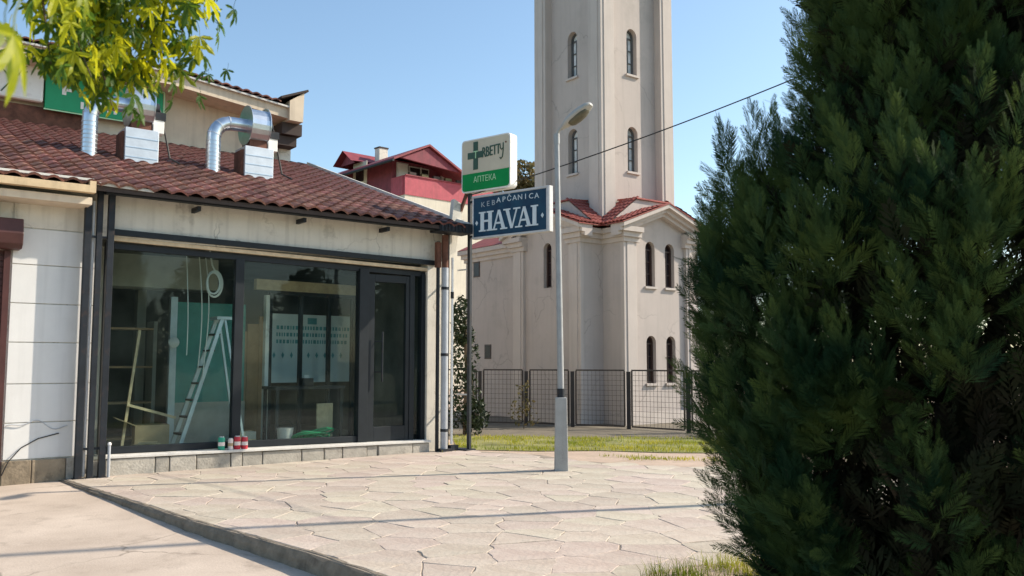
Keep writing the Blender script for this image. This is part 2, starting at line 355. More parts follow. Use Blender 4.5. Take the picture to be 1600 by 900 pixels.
# dirt, soil and lawn beyond the paving
d = MB(); d.add([(-1.6, 12.6, -.016), (14, 11, -.016), (30, 30, -.016), (30, 60, -.016), (-12, 60, -.016), (-12, 24, -.016)], [(0, 1, 2, 3, 4, 5)])
tag(d.build('dirt', X['dirt'], fix=False), kind='structure')
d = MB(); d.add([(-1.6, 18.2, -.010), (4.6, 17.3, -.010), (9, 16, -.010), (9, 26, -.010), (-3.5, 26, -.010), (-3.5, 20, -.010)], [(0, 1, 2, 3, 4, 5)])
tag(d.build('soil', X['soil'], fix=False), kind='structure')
lawn_poly = [(-1.0, 16.05), (0.4, 15.75), (1.6, 15.85), (2.7, 15.5), (4.0, 15.4), (7, 14.6), (8, 17), (4.4, 18.2), (3.0, 18.6), (1.4, 18.5), (0, 18.9), (-1.3, 18.8)]
d = MB(); d.add([(x, y, -.005) for x, y in lawn_poly], [tuple(range(len(lawn_poly)))])
tag(d.build('lawn', X['lawn'], fix=False), kind='structure')
# planting bed round the cypress
bed = [(1.0 + .05, 6.72), (1.5, 6.98), (2.2, 7.1), (3.6, 7.2), (4.9, 6.6), (5.2, 5), (4.6, 3.2), (2.6, 2.6), (1.1, 3.6), (.8, 5.2), (.85, 6.2)]
d = MB(); d.prism(bed, 'z', -.35, .006)
tag(d.build('planting_bed', X['dirt']), kind='structure')

# paving platform and its stones
def clip(poly, nx, ny, c):           # keep nx*x+ny*y<=c
    out = []
    for i in range(len(poly)):
        a = poly[i]; b = poly[(i + 1) % len(poly)]; da = nx * a[0] + ny * a[1] - c; db = nx * b[0] + ny * b[1] - c
        if da <= 0: out.append(a)
        if (da < 0 < db) or (db < 0 < da):
            t = da / (da - db); out.append((a[0] + (b[0] - a[0]) * t, a[1] + (b[1] - a[1]) * t))
    return out
SO = (-1.28, 15.9)            # shop's front right corner
SU = Vector((math.cos(R(38)), math.sin(R(38)))); SV = Vector((-SU.y, SU.x))
def SW(a, b): p = Vector(SO) + SU * a + SV * b; return (p.x, p.y)
plat = [k for k in KERB] + [(9.5, 4.6), (9.5, 11.6), (5.2, 12.6), (3.2, 13.2), (1.9, 13.7), (1.0, 14.3), (.5, 15.1), (-.1, 15.5), (-.75, 15.75), SW(.35, 0), SW(.35, .3), SW(-6.05, .3)]
pb = MB(); pb.prism(plat, 'z', -.35, -.0065)
paving = pb.build('paving', X['joint']); tag(paving, kind='structure')
def inside(p, poly):
    c = False; n = len(poly)
    for i in range(n):
        (x0, y0), (x1, y1) = poly[i], poly[(i + 1) % n]
        if (y0 > p[1]) != (y1 > p[1]) and p[0] < (x1 - x0) * (p[1] - y0) / (y1 - y0) + x0: c = not c
    return c
seeds = []
for _ in range(14000):
    p = (rnd.uniform(-7, 6), rnd.uniform(5.6, 16.2), rnd.random())
    if all((p[0] - q[0]) ** 2 / 1.25 + (p[1] - q[1]) ** 2 > (.25 + .2 * q[2]) ** 2 for q in seeds): seeds.append(p)
stones = []
edge_dirs = []
for (x0, y0), (x1, y1) in zip(KERB[1:], KERB[2:]): pass
for p in seeds:
    nearkerb = False
    for (x0, y0), (x1, y1) in zip(KERB, KERB[1:]):
        ex, ey = x1 - x0, y1 - y0; L = math.hypot(ex, ey); u_ = ((p[0] - x0) * ex + (p[1] - y0) * ey) / L
        if -.2 < u_ < L + .2 and abs((p[0] - x0) * -ey / L + (p[1] - y0) * ex / L) < .45: nearkerb = True
    if not (inside(p, plat) or nearkerb) or (inside(p, bed) and p[1] < 6.2): continue
    poly = [(p[0] - 1, p[1] - 1), (p[0] + 1, p[1] - 1), (p[0] + 1, p[1] + 1), (p[0] - 1, p[1] + 1)]
    for q in seeds:
        dx, dy = q[0] - p[0], q[1] - p[1]
        if 0 < dx * dx + dy * dy < 4: poly = clip(poly, dx, dy, (q[0] ** 2 - p[0] ** 2 + q[1] ** 2 - p[1] ** 2) / 2)
    # trim along the kerb and the sill
    for (x0, y0), (x1, y1) in zip(KERB, KERB[1:]):
        ex, ey = x1 - x0, y1 - y0; L = math.hypot(ex, ey); u_ = ((p[0] - x0) * ex + (p[1] - y0) * ey) / L
        if -.25 < u_ < L + .25 and poly: nx, ny = ey / L, -ex / L; poly = clip(poly, nx, ny, nx * x0 + ny * y0 - .045)
    if not poly: continue
    poly = clip(poly, SV.x, SV.y, SV.dot(Vector(SO)) - .14)
    if len(poly) < 3: continue
    poly = [q for k_, q in enumerate(poly) if math.hypot(q[0] - poly[k_ - 1][0], q[1] - poly[k_ - 1][1]) > .03]
    if len(poly) < 3 or max(math.hypot(q[0] - poly[0][0], q[1] - poly[0][1]) for q in poly) < .1: continue
    stones.append((p, poly))
def stone_geo(poly):
    cx = sum(p[0] for p in poly) / len(poly); cy = sum(p[1] for p in poly) / len(poly); r = max(.08, sum(math.hypot(p[0] - cx, p[1] - cy) for p in poly) / len(poly))
    pts = []
    gap = rnd.choice((.0005, .001, .002, .004, .007))
    for i in range(len(poly)):
        a = poly[i]; b = poly[(i + 1) % len(poly)]; L = math.hypot(b[0] - a[0], b[1] - a[1])
        pts.append(a)
        for k in range(1, 3 if L > .22 else 2):
            t = k / (3 if L > .22 else 2) + rnd.uniform(-.06, .06); j = rnd.uniform(-.016, .012)
            pts.append((a[0] + (b[0] - a[0]) * t - (b[1] - a[1]) / L * j, a[1] + (b[1] - a[1]) * t + (b[0] - a[0]) / L * j))
    n = len(pts); dz = rnd.uniform(-.0015, .002); tx, ty = rnd.uniform(-.004, .004), rnd.uniform(-.004, .004)
    def sh(p, dd): s_ = 1 - dd / r; return (cx + (p[0] - cx) * s_, cy + (p[1] - cy) * s_)
    v = []
    for z, ins in ((-.03, gap), (-.005, gap), (0.0, gap + .007)):
        for p in pts:
            q = sh(p, ins); v.append((q[0], q[1], z + dz + tx * (q[0] - cx) + ty * (q[1] - cy)))
    f = [(i, (i + 1) % n, n + (i + 1) % n, n + i) for i in range(n)] + [(n + i, n + (i + 1) % n, 2 * n + (i + 1) % n, 2 * n + i) for i in range(n)]
    f.append(tuple(2 * n + i for i in range(n))); return v, f
def seen(p): return abs(p[0]) / max(p[1], .1) < .62 and p[1] > 6.3 and not (p[0] > 3.4)
stones.sort(key=lambda s: (not seen(s[0]), s[0][0] ** 2 + s[0][1] ** 2))
rest = MB()
for k, (p, poly) in enumerate(stones):
    v, f = stone_geo(poly)
    if k < 295: 
        m = MB(); m.add([(a - p[0], b - p[1], c) for a, b, c in v], f); o = m.build('paving_stone', X['pave'], paving, fix=False); o.location = (p[0], p[1], 0)
    else: rest.add(v, f)
if rest.v: tag(rest.build('paving_stone_field', X['pave'], paving, fix=False), kind='stuff')
# rough kerb along the platform's edge
kb = MB(); N = 70; rows = []
tot = [0]
for (x0, y0), (x1, y1) in zip(KERB, KERB[1:]): tot.append(tot[-1] + math.hypot(x1 - x0, y1 - y0))
def kp(s_):
    for i in range(len(KERB) - 1):
        if s_ <= tot[i + 1] + 1e-6:
            t = (s_ - tot[i]) / (tot[i + 1] - tot[i]); a, b = KERB[i], KERB[i + 1]; L = tot[i + 1] - tot[i]
            return (a[0] + (b[0] - a[0]) * t, a[1] + (b[1] - a[1]) * t, (b[1] - a[1]) / L, -(b[0] - a[0]) / L)
for i in range(N + 1):
    x, y, nx, ny = kp(tot[-1] * i / N)             # n points to the lower side
    j = rnd.uniform(-.014, .014); z0 = low_z(y) - .06; zt = rnd.uniform(-.006, .003)
    rows.append([(x + nx * (.035 + j * .6), y + ny * (.035 + j * .6), z0), (x + nx * (.022 + j), y + ny * (.022 + j), low_z(y) * .45), (x + nx * (.004 + j), y + ny * (.004 + j), zt - .016), (x - nx * (.02 - j), y - ny * (.02 - j), zt), (x - nx * .055, y - ny * .055, zt), (x - nx * .055, y - ny * .055, -.05)])
for r_ in rows: kb.v += r_
for i in range(N):
    for k in range(5): kb.f.append((i * 6 + k, i * 6 + k + 1, i * 6 + 7 + k, i * 6 + 6 + k))
tag(kb.build('kerb', X['kerb'], smooth=False), kind='structure')

def grass(name, area, n, hmin, hmax, wd, dens=None):
    P = []; 
    while len(P) < n:
        p = (rnd.uniform(area[0], area[1]), rnd.uniform(area[2], area[3]))
        if dens and rnd.random() > dens(p): continue
        P.append(p)
    P = np.array(P); k = len(P); h = nrs.uniform(hmin, hmax, k); an = nrs.uniform(0, 6.28, k); ln = nrs.uniform(.1, .8, k) * h; la = nrs.uniform(0, 6.28, k)
    wv = np.stack([np.cos(an), np.sin(an)], 1) * wd * nrs.uniform(.6, 1.3, k)[:, None]; lv = np.stack([np.cos(la), np.sin(la)], 1)
    V = np.zeros((k, 4, 3)); V[:, 0, :2] = P - wv; V[:, 1, :2] = P + wv; V[:, 2, :2] = P + wv * .6 + lv * (ln * .35)[:, None]; V[:, 3, :2] = P - wv * .6 + lv * (ln * .35)[:, None]
    V[:, :2, 2] = -.012; V[:, 2:, 2] = (h * .6)[:, None]
    T = V.copy(); T[:, 0] = V[:, 3]; T[:, 1] = V[:, 2]; T[:, 2, :2] = P + lv * ln[:, None]; T[:, 2, 2] = h; T[:, 3] = T[:, 2] + 1e-4
    me = np_mesh(name, np.concatenate([V, T]), 4, X['blade']); o = bpy.data.objects.new(name, me); col.objects.link(o); return tag(o, kind='stuff')
from mathutils import noise as mnoise
grass('grass', (-1.4, 5.5, 15.4, 19.0), 7000, .02, .075, .0055, lambda p: (1. if inside(p, lawn_poly) else .02) * max(.06, min(1, .55 + 1.6 * mnoise.noise((p[0] * 1.1, p[1] * 1.6, 3)))))
grass('grass', (.82, 3.0, 6.1, 7.12), 2600, .02, .17, .003, lambda p: (1 if inside(p, bed) else .0) * max(.1, .55 + 1.5 * mnoise.noise((p[0] * 3, p[1] * 3, 0))))
grass('grass', (1.5, 3.4, 14.2, 15.0), 420, .015, .05, .006, lambda p: max(0, .2 + 1.6 * mnoise.noise((p[0] * 1.6, p[1] * 3, 9))))

# ================================================================== THE SHOP
shop = thing('shop_building', 'low cream shop with a wide dark framed glass front under a brown red tile roof', 'shop building', (*SO, 0), 38)
ROOF_Z = lambda b: 4.03 + .346 * (b + .5)
wl = MB()
wl.box(-10, .0, -.2, -9.6, .25, 4.0); wl.box(-9.6, .0, 3.1, -6.98, .25, 4.0); wl.box(-6.98, .0, -.2, -5.85, .25, 4.0)
wl.box(-5.85, .0, 3.385, -.24, .25, 4.0); wl.box(-.33, .0, -.1, -.003, .25, 3.385); wl.box(-.24, .0, 3.385, -.003, .25, 4.0)
wl.box(-5.85, .0, -.2, -.33, .25, .2)
wl.prism([(.25, -.2), (6.5, -.2), (6.5, 6.3), (.25, 4.1)], 'x', -.25, 0)
wl.prism([(.25, -.2), (6.5, -.2), (6.5, 6.3), (.25, 4.1)], 'x', -10, -9.75)
wl.box(-9.75, 6.3, -.2, -.25, 6.5, 6.2)
wl.build('wall', X['cream'], shop)
# pale cladding panels on the left pier, one course above another
zs = [.29, .78, 1.30, 1.86, 2.39, 2.92, 3.42]
for z0, z1 in zip(zs, zs[1:]):
    m = MB(); m.box(-6.96, -.022, z0 + .006, -5.86, -.001, z1 - .006); m.build('cladding_panel', X['white'], shop, bevel=.004)
m = MB(); m.box(-6.96, -.018, 3.43, -5.86, -.001, 3.9); m.build('plaster_band', X['cream'], shop)
for a0, a1 in ((-6.98, -6.62), (-6.62, -6.2), (-6.2, -5.87)):
    m = MB(); m.box(a0 + .004, -.055, -.15, a1 - .004, -.002, .28); tag(m.build('plinth_stone', X['plinth'] if a1 < -6.1 else X['stone'], shop, bevel=.01))
# roller shutter at the far left
sh = MB(); sh.box(-9.6, .02, -.1, -7.06, .06, 3.1)
shut = sh.build('roller_shutter', X['brown'], shop)
m = MB()
for k in range(38): m.box(-9.6, .0, k * .082 - .08, -7.06, .02, k * .082 - .012)
m.build('slat', X['brown'], shut)['kind'] = 'stuff'
m = MB(); m.box(-7.06, -.05, -.1, -6.985, .05, 3.09); m.build('shutter_rail', X['brown'], shut)
m = MB(); m.prism([(-.30, 3.16), (-.32, 3.3), (-.28, 3.5), (-.001, 3.53), (-.001, 3.1), (-.22, 3.1)], 'x', -9.6, -6.88); m.build('shutter_box', X['brown'], shut, bevel=.012)
# sill stones
a = -5.72; zt = lambda a: .275 + (a + 5.7) * -.014
while a < -.36:
    wdt = rnd.choice((.2, .3, .36, .5, .62, .7)) * rnd.uniform(.9, 1.1); e = min(a + wdt, -.34)
    if -.34 - e < .15: e = -.34
    m = MB(); m.box(a + .006, -.13 + rnd.uniform(-.012, .012), -.05, e - .006, -.01, zt(a) - .047 + rnd.uniform(-.006, .003))
    m.build('sill_stone', X['stone'], shop, bevel=.012); a = e
m = MB()
m.add([(-5.74, -.16, .24), (-.33, -.16, .165), (-.33, .09, .165), (-5.74, .09, .24), (-5.74, -.16, .28), (-.33, -.16, .205), (-.33, .09, .205), (-5.74, .09, .28)],
      [(3, 2, 1, 0), (4, 5, 6, 7), (0, 1, 5, 4), (1, 2, 6, 5), (2, 3, 7, 6), (3, 0, 4, 7)])
m.build('sill_slab', X['sill'], shop, bevel=.006)
# glass front
TOPZ = lambda a: 3.36 - (a + 5.8) * .012
ft = MB()
ft.bar((-5.72, .12, .28), (-5.72, .12, 3.33), .11, .1, (1, 0, 0)); ft.bar((-5.66, .12, 3.28), (-.32, .12, 3.19), .09, .09)
ft.bar((-5.66, .12, .335), (-1.6, .12, .285), .09, .1)
frame = ft.build('window_frame', X['dark'], shop, bevel=.005)
m = MB(); m.box(-3.86, .06, .3, -3.72, .18, 3.22); m.build('mullion', X['dark'], frame, bevel=.005)
m = MB(); m.box(-1.68, .04, .2, -1.50, .2, 3.21); m.build('door_post', X['dark'], frame, bevel=.005)
m = MB(); m.box(-.42, .05, .2, -.335, .19, 3.19); m.build('mullion', X['dark'], frame, bevel=.005)
m = MB(); m.box(-.66, .06, .2, -.56, .18, 3.16); m.build('mullion', X['dark'], frame, bevel=.005)
for a0, a1, z0 in ((-5.665, -3.865, .37), (-3.715, -1.685, .35), (-.555, -.425, .3)):
    m = MB(); m.box(a0, .115, z0, a1, .123, 3.24); m.build('pane', X['glass'], frame)
db = MB(); db.box(-1.49, .07, .22, -1.37, .15, 3.13); db.box(-.74, .07, .22, -.665, .15, 3.13); db.box(-1.37, .07, 3.0, -.74, .15, 3.13); db.box(-1.37, .07, .22, -.74, .15, .47)
door = db.build('door', X['dark'], shop, bevel=.005)
m = MB(); m.box(-1.37, .105, .47, -.74, .113, 3.0); m.build('pane', X['glass'], door)
m = MB(); m.tube([(-1.26, -.02, 1.25), (-1.26, -.02, 2.12)], .016, 8); m.tube([(-1.36, .08, 1.42), (-1.26, -.02, 1.42)], .012, 6); m.tube([(-1.36, .08, 1.95), (-1.26, -.02, 1.95)], .012, 6)
m.build('handle', X['dark2'], door, smooth=True)
m = MB(); m.bar((-5.7, .03, 3.375), (-.34, .03, 3.275), .07, .055); m.build('lath', X['wood'], shop)
m = MB(); m.bar((-5.72, -.03, 3.465), (-.2, -.03, 3.40), .06, .085); m.build('lintel_rail', X['dark'], shop)
# floor, ceiling and inner walls
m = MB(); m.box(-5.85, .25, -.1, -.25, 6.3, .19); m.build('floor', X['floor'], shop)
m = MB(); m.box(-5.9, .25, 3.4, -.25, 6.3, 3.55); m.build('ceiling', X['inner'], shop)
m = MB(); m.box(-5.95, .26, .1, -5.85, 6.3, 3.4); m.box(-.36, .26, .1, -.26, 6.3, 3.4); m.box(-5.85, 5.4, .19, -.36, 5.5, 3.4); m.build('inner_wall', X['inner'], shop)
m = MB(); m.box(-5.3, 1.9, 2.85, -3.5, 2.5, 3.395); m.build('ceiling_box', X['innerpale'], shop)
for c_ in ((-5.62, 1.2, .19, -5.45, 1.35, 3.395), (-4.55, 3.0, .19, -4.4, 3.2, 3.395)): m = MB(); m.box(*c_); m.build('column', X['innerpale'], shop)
# roof
rf = MB(); rf.add([(-10.1, -.52, ROOF_Z(-.52) - .07), (.26, -.52, ROOF_Z(-.52) - .07), (.26, 6.5, ROOF_Z(6.5) - .07), (-10.1, 6.5, ROOF_Z(6.5) - .07),
                   (-10.1, -.52, ROOF_Z(-.52) - .005), (.26, -.52, ROOF_Z(-.52) - .005), (.26, 6.5, ROOF_Z(6.5) - .005), (-10.1, 6.5, ROOF_Z(6.5) - .005)],
                  [(3, 2, 1, 0), (4, 5, 6, 7), (0, 1, 5, 4), (1, 2, 6, 5), (2, 3, 7, 6), (3, 0, 4, 7)])
roof = rf.build('roof', X['deck'], shop)
SM = Matrix.Translation((SO[0], SO[1], 0)) @ Matrix.Rotation(R(38), 4, 'Z')
def tkey(p):
    q = SM @ p; vis = abs(q.x) / q.y < .61
    hid = (-4.9 < p.x < -4.3 and 2.8 < p.y) 
    return (not vis, q.x ** 2 + q.y ** 2)
roof_tiles(roof, 'tile_field', X['tile'], (-10.0, -.56, ROOF_Z(-.56)), (1, 0, 0), (0, .945, .327), .235, .335, 43, 22, .06, tkey)
m = MB(); m.bar((.24, -.5, ROOF_Z(-.5) + .05), (.24, 6.5, ROOF_Z(6.5) + .05), .045, .09); m.build('verge_flashing', X['sill'], roof)
# eaves: beige board at the left, dark gutter at the right
m = MB(); m.box(-10, -.62, 3.90, -6.08, -.50, 4.0); m.box(-6.16, -.62, 4.0, -6.08, -.50, 4.06); m.build('eave_board', X['beige'], shop)
m = MB(); m.bar((-10, -.56, 4.085), (-6.1, -.56, 4.085), .03, .03); m.bar((-6.05, -.53, 4.05), (-5.3, -.53, 4.03), .03, .04); m.build('eave_strip', X['sill'], shop)
m = MB(); m.box(-10, -.5, 3.75, -6.1, -.003, 3.85); m.build('soffit', X['soffit'], shop)
m = MB(); m.bar((-5.9, -.37, 4.0), (.14, -.37, 4.0), .09, .11); m.build('gutter', X['dark'], shop, bevel=.01)
m = MB(); m.box(-.42, -.55, 3.92, .28, -.2, 4.10)
for k in range(9): m.box(-.4 + k * .075, -.565, 3.93, -.37 + k * .075, -.55, 4.09)
m.build('gutter_box', X['dark2'], shop)
for a_ in (-4.6, -2.9, -1.35):
    m = MB(); m.box(a_, -.3, 3.86, a_ + .05, -.002, 3.93); m.build('bracket', X['dark2'], shop)

# steel posts and pipes in front of the shop
def post(name, lab, cat, a, b, z0, z1, wdt, m_, grp=None, round_=False):
    x, y = SW(a, b); t = thing(name, lab, cat, (x, y, 0), 38, grp); p = MB()
    if round_: p.tube([(0, 0, z0), (0, 0, z1)], wdt / 2, 12)
    else: p.box(-wdt / 2, -wdt / 2, z0, wdt / 2, wdt / 2, z1)
    p.build('shaft', m_, t, smooth=round_, bevel=0 if round_ else .004); return t
G1 = 'dark steel posts at the left end of the shop front'
t = post('steel_post', 'dark steel post standing against the white cladding, outermost of the posts left of the glass', 'post', -6.08, -.2, -.03, 3.82, .09, X['dark2'], G1)
m = MB(); m.box(-.07, -.06, -.02, .07, .06, .006); m.build('base_plate', X['dark2'], t)
t = post('steel_post', 'dark steel post in the middle of the three posts left of the shop glass', 'post', -5.93, -.2, -.01, 4.0, .075, X['dark2'], G1)
m = MB(); m.box(-.06, -.06, -.02, .06, .06, .006); m.build('base_plate', X['dark2'], t)
t = post('steel_post', 'dark steel post holding the gutter beam, nearest to the glass at the left', 'post', -5.785, -.22, -.01, 3.97, .085, X['dark2'], G1)
m = MB(); m.box(-.07, -.07, -.02, .07, .07, .006); m.build('base_plate', X['dark2'], t)
for z in (.4, 3.35):
    m = MB(); m.bar((-.3, .02, z), (.0, .0, z), .03, .03); m.build('cross_tie', X['dark2'], t)
t = post('drain_pipe', 'thin white pipe between the dark posts left of the shop glass', 'pipe', -6.0, -.16, .02, 3.86, .036, X['whitepipe'], None, True)
t = post('conduit', 'short grey conduit end with a rounded cap low beside the left posts', 'pipe', -5.70, -.26, .0, .44, .04, X['pipe'], None, True)
m = MB(); m.tube([(0, 0, .44), (0, 0, .465), (0, 0, .48)], [.026, .026, .012], 10); m.build('cap', X['whitepipe'], t, smooth=True)
t = post('steel_post', 'slim dark steel post between the white jamb and the grey downpipe', 'post', -.235, -.2, -.01, 3.78, .05, X['dark2'])
m = MB(); m.box(-.045, -.045, 3.3, .045, .045, 3.76); m.build('rusty_sleeve', X['rust'], t)
t = post('downpipe', 'thick grey downpipe with a rusty top at the right corner of the shop', 'pipe', -.11, -.24, .04, 3.3, .13, X['pipe'], None, True)
m = MB(); m.tube([(0, 0, 3.3), (0, 0, 3.9)], .06, 12); m.build('rusty_pipe', X['rust'], t, smooth=True)
for z in (.35, 1.7, 2.9): m = MB(); m.tube([(0, 0, z), (0, 0, z + .05)], .07, 12); m.build('collar', X['dark2'], t, smooth=True)
m = MB(); m.box(-.12, -.09, 0.004, .12, .09, .05); m.build('foot', X['dark2'], t)
t = post('steel_post', 'dark square post behind the white pipe at the right corner', 'post', -.005, -.17, -.01, 3.95, .05, X['dark2'])
t = post('drain_pipe', 'thin white pipe at the right corner of the shop below the peeling wall', 'pipe', .065, -.22, .12, 3.5, .045, X['whitepipe'], None, True)
m = MB(); m.tube([(0, 0, 2.75), (0, 0, 2.87)], .032, 10); m.build('joint', X['dark2'], t, smooth=True)
m = MB(); m.box(-.04, -.05, .0, .12, .06, .1); m.build('foot_block', X['dark2'], t)
m = MB(); m.tube([(x, -.035 - .01 * math.sin(x * 9), .74 + .05 * math.sin(x * 7.3) + .03 * math.sin(x * 17)) for x in np.linspace(-6.95, -6.2, 22)], .006, 5)
o = m.build('wall_cable', X['pipe'], smooth=True); o.location = (*SO, 0); o.rotation_euler = (0, 0, R(38)); tag(o, 'thin grey cable sagging along the white cladding beside the roller shutter', 'cable')
m = MB(); m.tube([(-6.97, -.07, .1), (-6.9, -.08, .28), (-6.75, -.04, .45), (-6.55, -.03, .56), (-6.3, -.03, .62)], .008, 5)
o = m.build('wall_cable', X['wire'], smooth=True); o.location = (*SO, 0); o.rotation_euler = (0, 0, R(38)); tag(o, 'dark cable rising in a curve from the plinth onto the white cladding', 'cable')
# peeling wall stub on the corner
m = MB(); m.prism([(-.01, 3.5), (.2, 3.62), (.24, 3.9), (.34, 4.05), (.32, 4.55), (.16, 4.62), (.1, 4.1), (-.01, 3.95)], 'y', -.13, -.02); m.build('corner_stub', X['cream'], shop)

# ---- things in the shop
def at(a, b, z=0): x, y = SW(a, b); return (x, y, z)
t = thing('step_ladder', 'aluminium step ladder standing open in front of the green boards behind the glass', 'ladder', at(-3.95, 1.1, .19), 38)
for s_, nm in ((-1, 'rail'), (1, 'rail')):
    m = MB(); m.bar((-.52 + s_ * .0, -.2 + s_ * .2, 0), (.18, -.1 + s_ * .14, 2.12), .06, .035, (0, 1, 0)); m.build(nm, X['alu'], t)
    m = MB(); m.bar((.55, -.2 + s_ * .2, 0), (.22, -.1 + s_ * .14, 2.12), .035, .03, (0, 1, 0)); m.build('rear_leg', X['alu'], t)
for k in range(7):
    f_ = (k + 1) / 8; m = MB(); x = -.52 + .7 * f_; z = 2.12 * f_; m.box(x - .05, -.36 + f_ * .1, z - .015, x + .05, -.02 + f_ * .04, z + .015); m.build('step', X['dark2'], t)
m = MB(); m.box(.08, -.28, 2.1, .34, .06, 2.15); m.build('top_plate', X['alu'], t)
t = thing('plasterboard', 'green plasterboard sheet standing upright behind the ladder', 'board', at(-3.62, 1.7, .19), 38)
m = MB(); m.box(-.62, 0, 0, .56, .05, 2.42); m.build('sheet', X['greenboard'], t)
m = MB(); m.box(-.64, -.012, 0, .58, -.002, .72); m.build('lower_wrap', X['innerpale'], t)
m = MB(); m.box(-.74, -.03, 0, -.63, .06, 2.5); m.build('edge_stud', X['alu'], t)
t = thing('round_lamp', 'small round white work lamp fixed beside the green plasterboard', 'lamp', at(-4.32, 1.6, 1.92), 38)
m = MB(); m.tube([(0, -.06, 0), (0, -.02, 0), (0, 0, 0)], [.03, .09, .09], 14); m.build('lamp_dish', X['cable'], t, smooth=True)
m = MB(); m.tube([(0, 0, 0), (.05, .06, 0)], .02, 6); m.build('lamp_arm', X['dark2'], t)
t = thing('wardrobe_panel', 'brown wooden panel leaning behind the middle pane', 'panel', at(-2.86, 1.9, .19), 38)
for k in range(3):
    m = MB(); m.box(-.3 + k * .22, 0, 0, -.086 + k * .22, .04, 1.95 + k * .14); m.build('plank', X['brownwood'], t)
t = thing('work_table', 'dark work table with slim legs standing behind the middle pane', 'table', at(-1.9, 1.1, .19), 38)
m = MB(); m.box(-.95, -.3, .93, .35, .3, .98); m.build('table_top', X['dark2'], t)
for x, y in ((-.9, -.26), (.3, -.26), (-.9, .26), (.3, .26)): m = MB(); m.box(x - .025, y - .025, 0, x + .025, y + .025, .93); m.build('leg', X['dark2'], t)
t = thing('tool_box', 'small dark tool box lying on the work table', 'box', at(-2.2, 1.0, 1.17), 38)
m = MB(); m.box(-.1, -.08, 0, .1, .08, .14); m.build('box_body', X['dark2'], t); m = MB(); m.box(-.05, -.01, .14, .05, .01, .19); m.build('handle', X['galvdull'], t)
# frame and printed poster modelled in place of a reflection in the glass
t = thing('reflection_frame', 'dark frame with a pale head board, modelled for the reflection in the middle pane', 'partition', at(-2.65, 1.6, .19), 44)
m = MB()
for x in (0, .62, 1.22, 1.75): m.box(x - .035, -.03, 0, x + .035, .03, 2.62)
m.box(-.035, -.03, 2.62, 1.79, .03, 2.69); m.build('reflection_bars', X['dark2'], t)
m = MB(); m.box(-.3, -.05, 2.69, 1.8, .05, 2.88); m.build('head_board', X['wood'], t)
m = MB(); m.box(-.11, -.06, 0, -.04, .03, 2.6); m.build('side_post', X['whitepipe'], t)
t = thing('reflection_poster', 'large pale teal printed poster, modelled for the reflection in the middle pane', 'poster', at(-2.45, 2.0, .19), 44)
m = MB(); m.box(-.1, 0, 1.02, 1.75, .012, 2.3); m.build('sheet', X['poster'], t)
for k in range(9):
    m = MB(); x = .06 + k * .18; m.prism([(x, 1.47), (x + .03, 1.53), (x, 1.59), (x - .03, 1.53)], 'y', -.004, -.001); m.build('print_diamond', X['posterink'], t)
m = MB(); 
for r_ in range(3):
    x = .1
    while x < 1.65:
        wv = rnd.uniform(.02, .06); m.box(x, -.003, 1.75 + r_ * .13, x + wv, -.001, 1.82 + r_ * .13); x += wv + .025
m.box(.75, -.003, 2.12, .95, -.001, 2.24); m.build('print_lines', X['posterink'], t)
t = thing('hose_pile', 'tangled pile of bright green hose on the floor inside the glass', 'hose', at(-2.25, .5, .19), 38)
for k in range(10):
    m = MB(); cx, cy, r_ = rnd.uniform(-.14, .14), rnd.uniform(-.08, .08), rnd.uniform(.16, .34); tl = rnd.uniform(.25, .9); tl2 = rnd.uniform(0, 6.28); zc = .06 + rnd.uniform(0, .1)
    pts = [(cx + r_ * math.cos(u), cy + r_ * .55 * math.sin(u), max(.02, zc + r_ * .55 * tl * math.sin(u + tl2) + .05)) for u in np.linspace(0, 6.0, 26)]
    m.tube(pts, .014, 6); m.build('loop', X['hose'], t, smooth=True)
t = thing('cable_coil', 'coil of white cable hanging from the ceiling in front of the left pane', 'cable', at(-4.05, .5, 2.9), 38)
m = MB(); m.tube([(-.08, 0, .47), (-.06, .0, .36), (-.03, .01, .24), (.02, 0, .13)], .014, 6); m.build('hanging_end', X['cable'], t, smooth=True)
for k in range(4):
    m = MB(); rr = .135 + k * .012; m.tube([(rr * .75 * math.cos(u) + k * .014 - .02, k * .022 - .03, rr * 1.25 * math.sin(u) - .05 + .015 * math.sin(k * 2)) for u in np.linspace(0, 6.283, 24)], .013, 6, cap=False); m.build('loop', X['cable'], t, smooth=True)
for k, (a_, zt_, zb) in enumerate(((-4.42, 3.35, 1.7), (-4.22, 3.35, 1.5), (-4.12, 3.35, 1.3))):
    lab = ('loose white wire hanging straight down behind the left pane, leftmost of three', 'loose white wire hanging in a bend behind the left pane, middle of three', 'loose white wire curving down behind the ladder, rightmost of three')[k]
    o = MB(); o.tube([(0.06 * math.sin(u * (2 + k)) + .03 * k * u, 0, -u * (zt_ - zb)) for u in np.linspace(0, 1, 14)], .009, 5)
    o = o.build('hanging_wire', X['cable'], smooth=True); o.location = at(a_, .75, zt_); tag(o, lab, 'wire', 'wires hanging in the shop')
t = thing('carton', 'open cardboard carton with a slanted flap on the floor behind the left pane', 'box', at(-4.78, 1.1, .19), 30)
m = MB(); m.box(-.25, -.2, 0, .25, .2, .42); m.build('carton_body', X['carton'], t); m = MB(); m.bar((-.25, -.2, .42), (-.55, -.2, .55), .38, .012, (0, 0, 1)); m.build('flap', X['carton'], t)
t = thing('plank_pile', 'pile of pale planks and offcuts lying low behind the left pane', 'planks', at(-4.95, .7, .19), 38)
for k in range(5): m = MB(); m.bar((-.5 + .1 * k, rnd.uniform(-.1, .1), .03 + k * .035), (.45 - .08 * k, rnd.uniform(-.1, .1), .03 + k * .035), .12, .03); m.build('plank', X['wood'], t)
